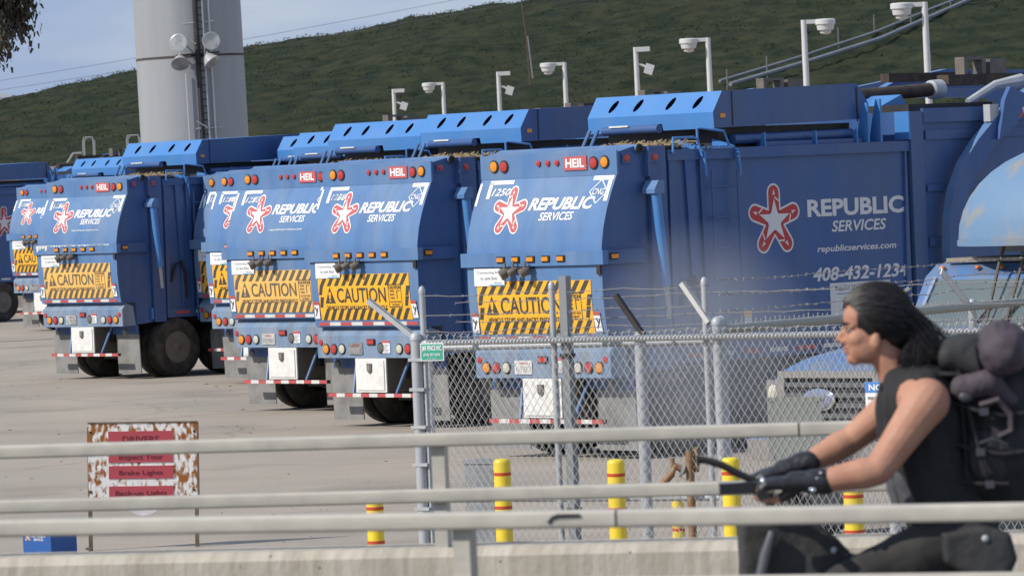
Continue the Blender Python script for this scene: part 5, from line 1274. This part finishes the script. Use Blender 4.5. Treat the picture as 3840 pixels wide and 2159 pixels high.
MB().tube([Q(3650, 1650, -.205), Q(3700, 1632, -.21), Q(3755, 1655, -.205)], .005, 6).build('zip', mat('zip_grey', (.05, .05, .055), .6), bp_)
for dd in (-.11, .11):
    MB().tube([Q(3590, 1400, dd), Q(3500, 1400, dd*1.05), Q(3400, 1425, dd), Q(3345, 1500, dd*.95), Q(3370, 1600, dd*1.1)], [.03, .032, .03, .028, .02], 8, flat=.35).build('shoulder_strap', pk, bp_)

# bicycle
bk = empty('bicycle', root + Vector((0, 0, 0)), 0, 'dark bicycle under the rider with grey fork leg and long black lever stalk', 'bicycle')
fm = mat('black_frame_paint', (.015, .015, .017), .35, coat=.3)
MB().tube([GB + Vector((0, -.31, -.0)), GB + Vector((0, -.15, 0)), GB + Vector((.04, -.05, .0)), GB + Vector((.04, .05, 0)), GB + Vector((0, .15, 0)), GB + Vector((0, .31, 0))], .014, 10).build('handlebar', fm, bk)
for s in (-1, 1): MB().tube([GB + Vector((0, s*.18, 0)), GB + Vector((0, s*.33, 0))], .017, 12).build('grip', 'black', bk)
MB().box(-.09, .06, -.05, .02, -.016, .020, 0, Matrix.Translation(P(2790, 1815, -.20))).build('brake_clamp', fm, bk)
MB().tube([P(2830, 1795, -.16), P(2760, 1765, -.16), P(2700, 1733, -.16), P(2640, 1715, -.16), P(2606, 1712, -.16)], [.011, .013, .013, .012, .014], 8).build('lever_stalk', 'black', bk)
hd = P(2895, 1965)
axF, axR = P(2715, 2700), P(3780, 2700)
for k_, a in (('front', axF), ('rear', axR)):
    wv = MB().lathe([(.27, -.012), (.285, -.014), (.285, .014), (.27, .012), (.27, -.012)], (0, 0, 0), (0, 1, 0), 40, 0, True, False)
    for i in range(24): a_ = 2*math.pi*i/24; wv.tube([(.02*math.cos(a_), .02*(-1)**i, .02*math.sin(a_)), (.275*math.cos(a_+.2), 0, .275*math.sin(a_+.2))], .0016, 3)
    wv.tube([(0, -.05, 0), (0, .05, 0)], .02, 10)
    w0 = wv.build('wheel', 'steel', bk, (a.x, 0, .33))
    tt = MB(); tt.lathe([(.285+.024+.024*math.cos(q), .022*math.sin(q)) for q in [2*math.pi*i/10 for i in range(11)]], (0, 0, 0), (0, 1, 0), 40, 0, True, False); tt.build('tyre', 'tyre', w0)
axF = Vector((axF.x, 0, .33)); axR = Vector((axR.x, 0, .33)); bb = Vector((P(3330, 2700).x, 0, .29)); seat = P(3590, 2090); 
MB().tube([hd, P(2925, 2075)], .022, 10).build('head_tube', fm, bk)
MB().tube([GB + Vector((.04, 0, 0)), hd], .017, 8).build('stem', fm, bk)
for s in (-1, 1):
    MB().tube([P(2893, 1985, s*.08), P(2868, 2070, s*.08), Vector((axF.x, s*.06, .33))], [.015, .021, .014], 10).build('fork_leg', mat('grey_fork', (.16, .16, .165), .3, metal=.6), bk)
fr_ = MB()
for a, c_ in ((P(2915, 2010), seat + Vector((-.02, 0, -.10))), (P(2925, 2070), bb), (seat + Vector((0, 0, -.03)), bb), (bb, axR), (seat + Vector((-.01, 0, -.14)), axR)): fr_.tube([a, c_], .018, 8)
fr_.build('frame', fm, bk)
sd_ = MB(); sd_.ell(P(3600, 2095), (.13, .075, .035)); sd_.ell(P(3510, 2090), (.08, .03, .025)); solid('saddle', sd_, lea, .008, 4, 0, 1, bk)
for s in (-1, 1):
    MB().tube([bb + Vector((0, s*.06, 0)), (ankN if s < 0 else ankF) + Vector((-.10, s*.0, -.13))], .012, 6).build('crank', fm, bk)
    MB().box(-.05, .05, -.045, .045, -.012, .012, 0, Matrix.Translation((ankN if s < 0 else ankF) + Vector((-.10, 0, -.14)))).build('pedal', 'black', bk)
bagm = mat('dark_grey_bag', (.028, .027, .026), .75, var=.6, var_c=(.05, .05, .05), scale=6, bump=.2, bscale=40)
def bag(name, outline, d0, d1, label, buck):
    c = P(*outline[0]); m = MB()
    pts = [P(*q) - c for q in outline]
    m.prism([(p.x, p.z) for p in pts], d0, d1, lambda u, v, a: Vector((u, a, v)))
    o = solid(name, m, bagm, .009, 10, .010, 9, None, root + c); tag(o, label, 'bag')
    if buck:
        q = P(*buck) - c; MB().ell((q.x, d0-.002, q.z), (.012, .008, .012), 10, 8).build('buckle', 'steel', o)
    return o
bag('handlebar_bag', [(2778, 1930), (2960, 1925), (3040, 1945), (3105, 1995), (3190, 2072), (3180, 2210), (2778, 2210)], -.05, .17, 'dark bag hanging in front of the rider\'s knees below the handlebar', (3122, 2058))
bag('saddle_bag', [(3510, 1980), (3640, 1955), (3755, 1975), (3790, 2075), (3752, 2150), (3640, 2160), (3520, 2090)], -.26, -.12, 'dark bag at the rider\'s hip beside the saddle', (3668, 1998))
# ---------------------------------------------------------------- exhaust steam drifting by the fence
vm2 = bpy.data.materials.new('steam'); vm2.use_nodes = True; n = vm2.node_tree.nodes; n.clear(); l = vm2.node_tree.links.new
o_ = n.new('ShaderNodeOutputMaterial'); pv = n.new('ShaderNodeVolumePrincipled'); pv.inputs['Color'].default_value = (.9, .92, .95, 1); pv.inputs['Anisotropy'].default_value = .2
t_ = n.new('ShaderNodeTexCoord'); gr_ = n.new('ShaderNodeTexGradient'); gr_.gradient_type = 'SPHERICAL'; mpp = n.new('ShaderNodeMapping')
nz_ = n.new('ShaderNodeTexNoise'); nz_.inputs['Scale'].default_value = 2.2; nz_.inputs['Detail'].default_value = 4
mu = n.new('ShaderNodeMath'); mu.operation = 'MULTIPLY'; mu2 = n.new('ShaderNodeMath'); mu2.operation = 'MULTIPLY'; mu2.inputs[1].default_value = 1.9
l(t_.outputs['Object'], gr_.inputs[0]); l(t_.outputs['Object'], nz_.inputs['Vector']); l(gr_.outputs['Fac'], mu.inputs[0]); l(nz_.outputs[0], mu.inputs[1]); l(mu.outputs[0], mu2.inputs[0])
l(mu2.outputs[0], pv.inputs['Density']); l(pv.outputs[0], o_.inputs['Volume'])
sm2 = MB(); sm2.ell((0, 0, 0), (1, 1, 1), 20, 12)
so = sm2.build('exhaust_steam', vm2, None, at(2620, 1290, 48.5)); so.scale = (1.15, .9, 1.2); so['kind'] = 'stuff'
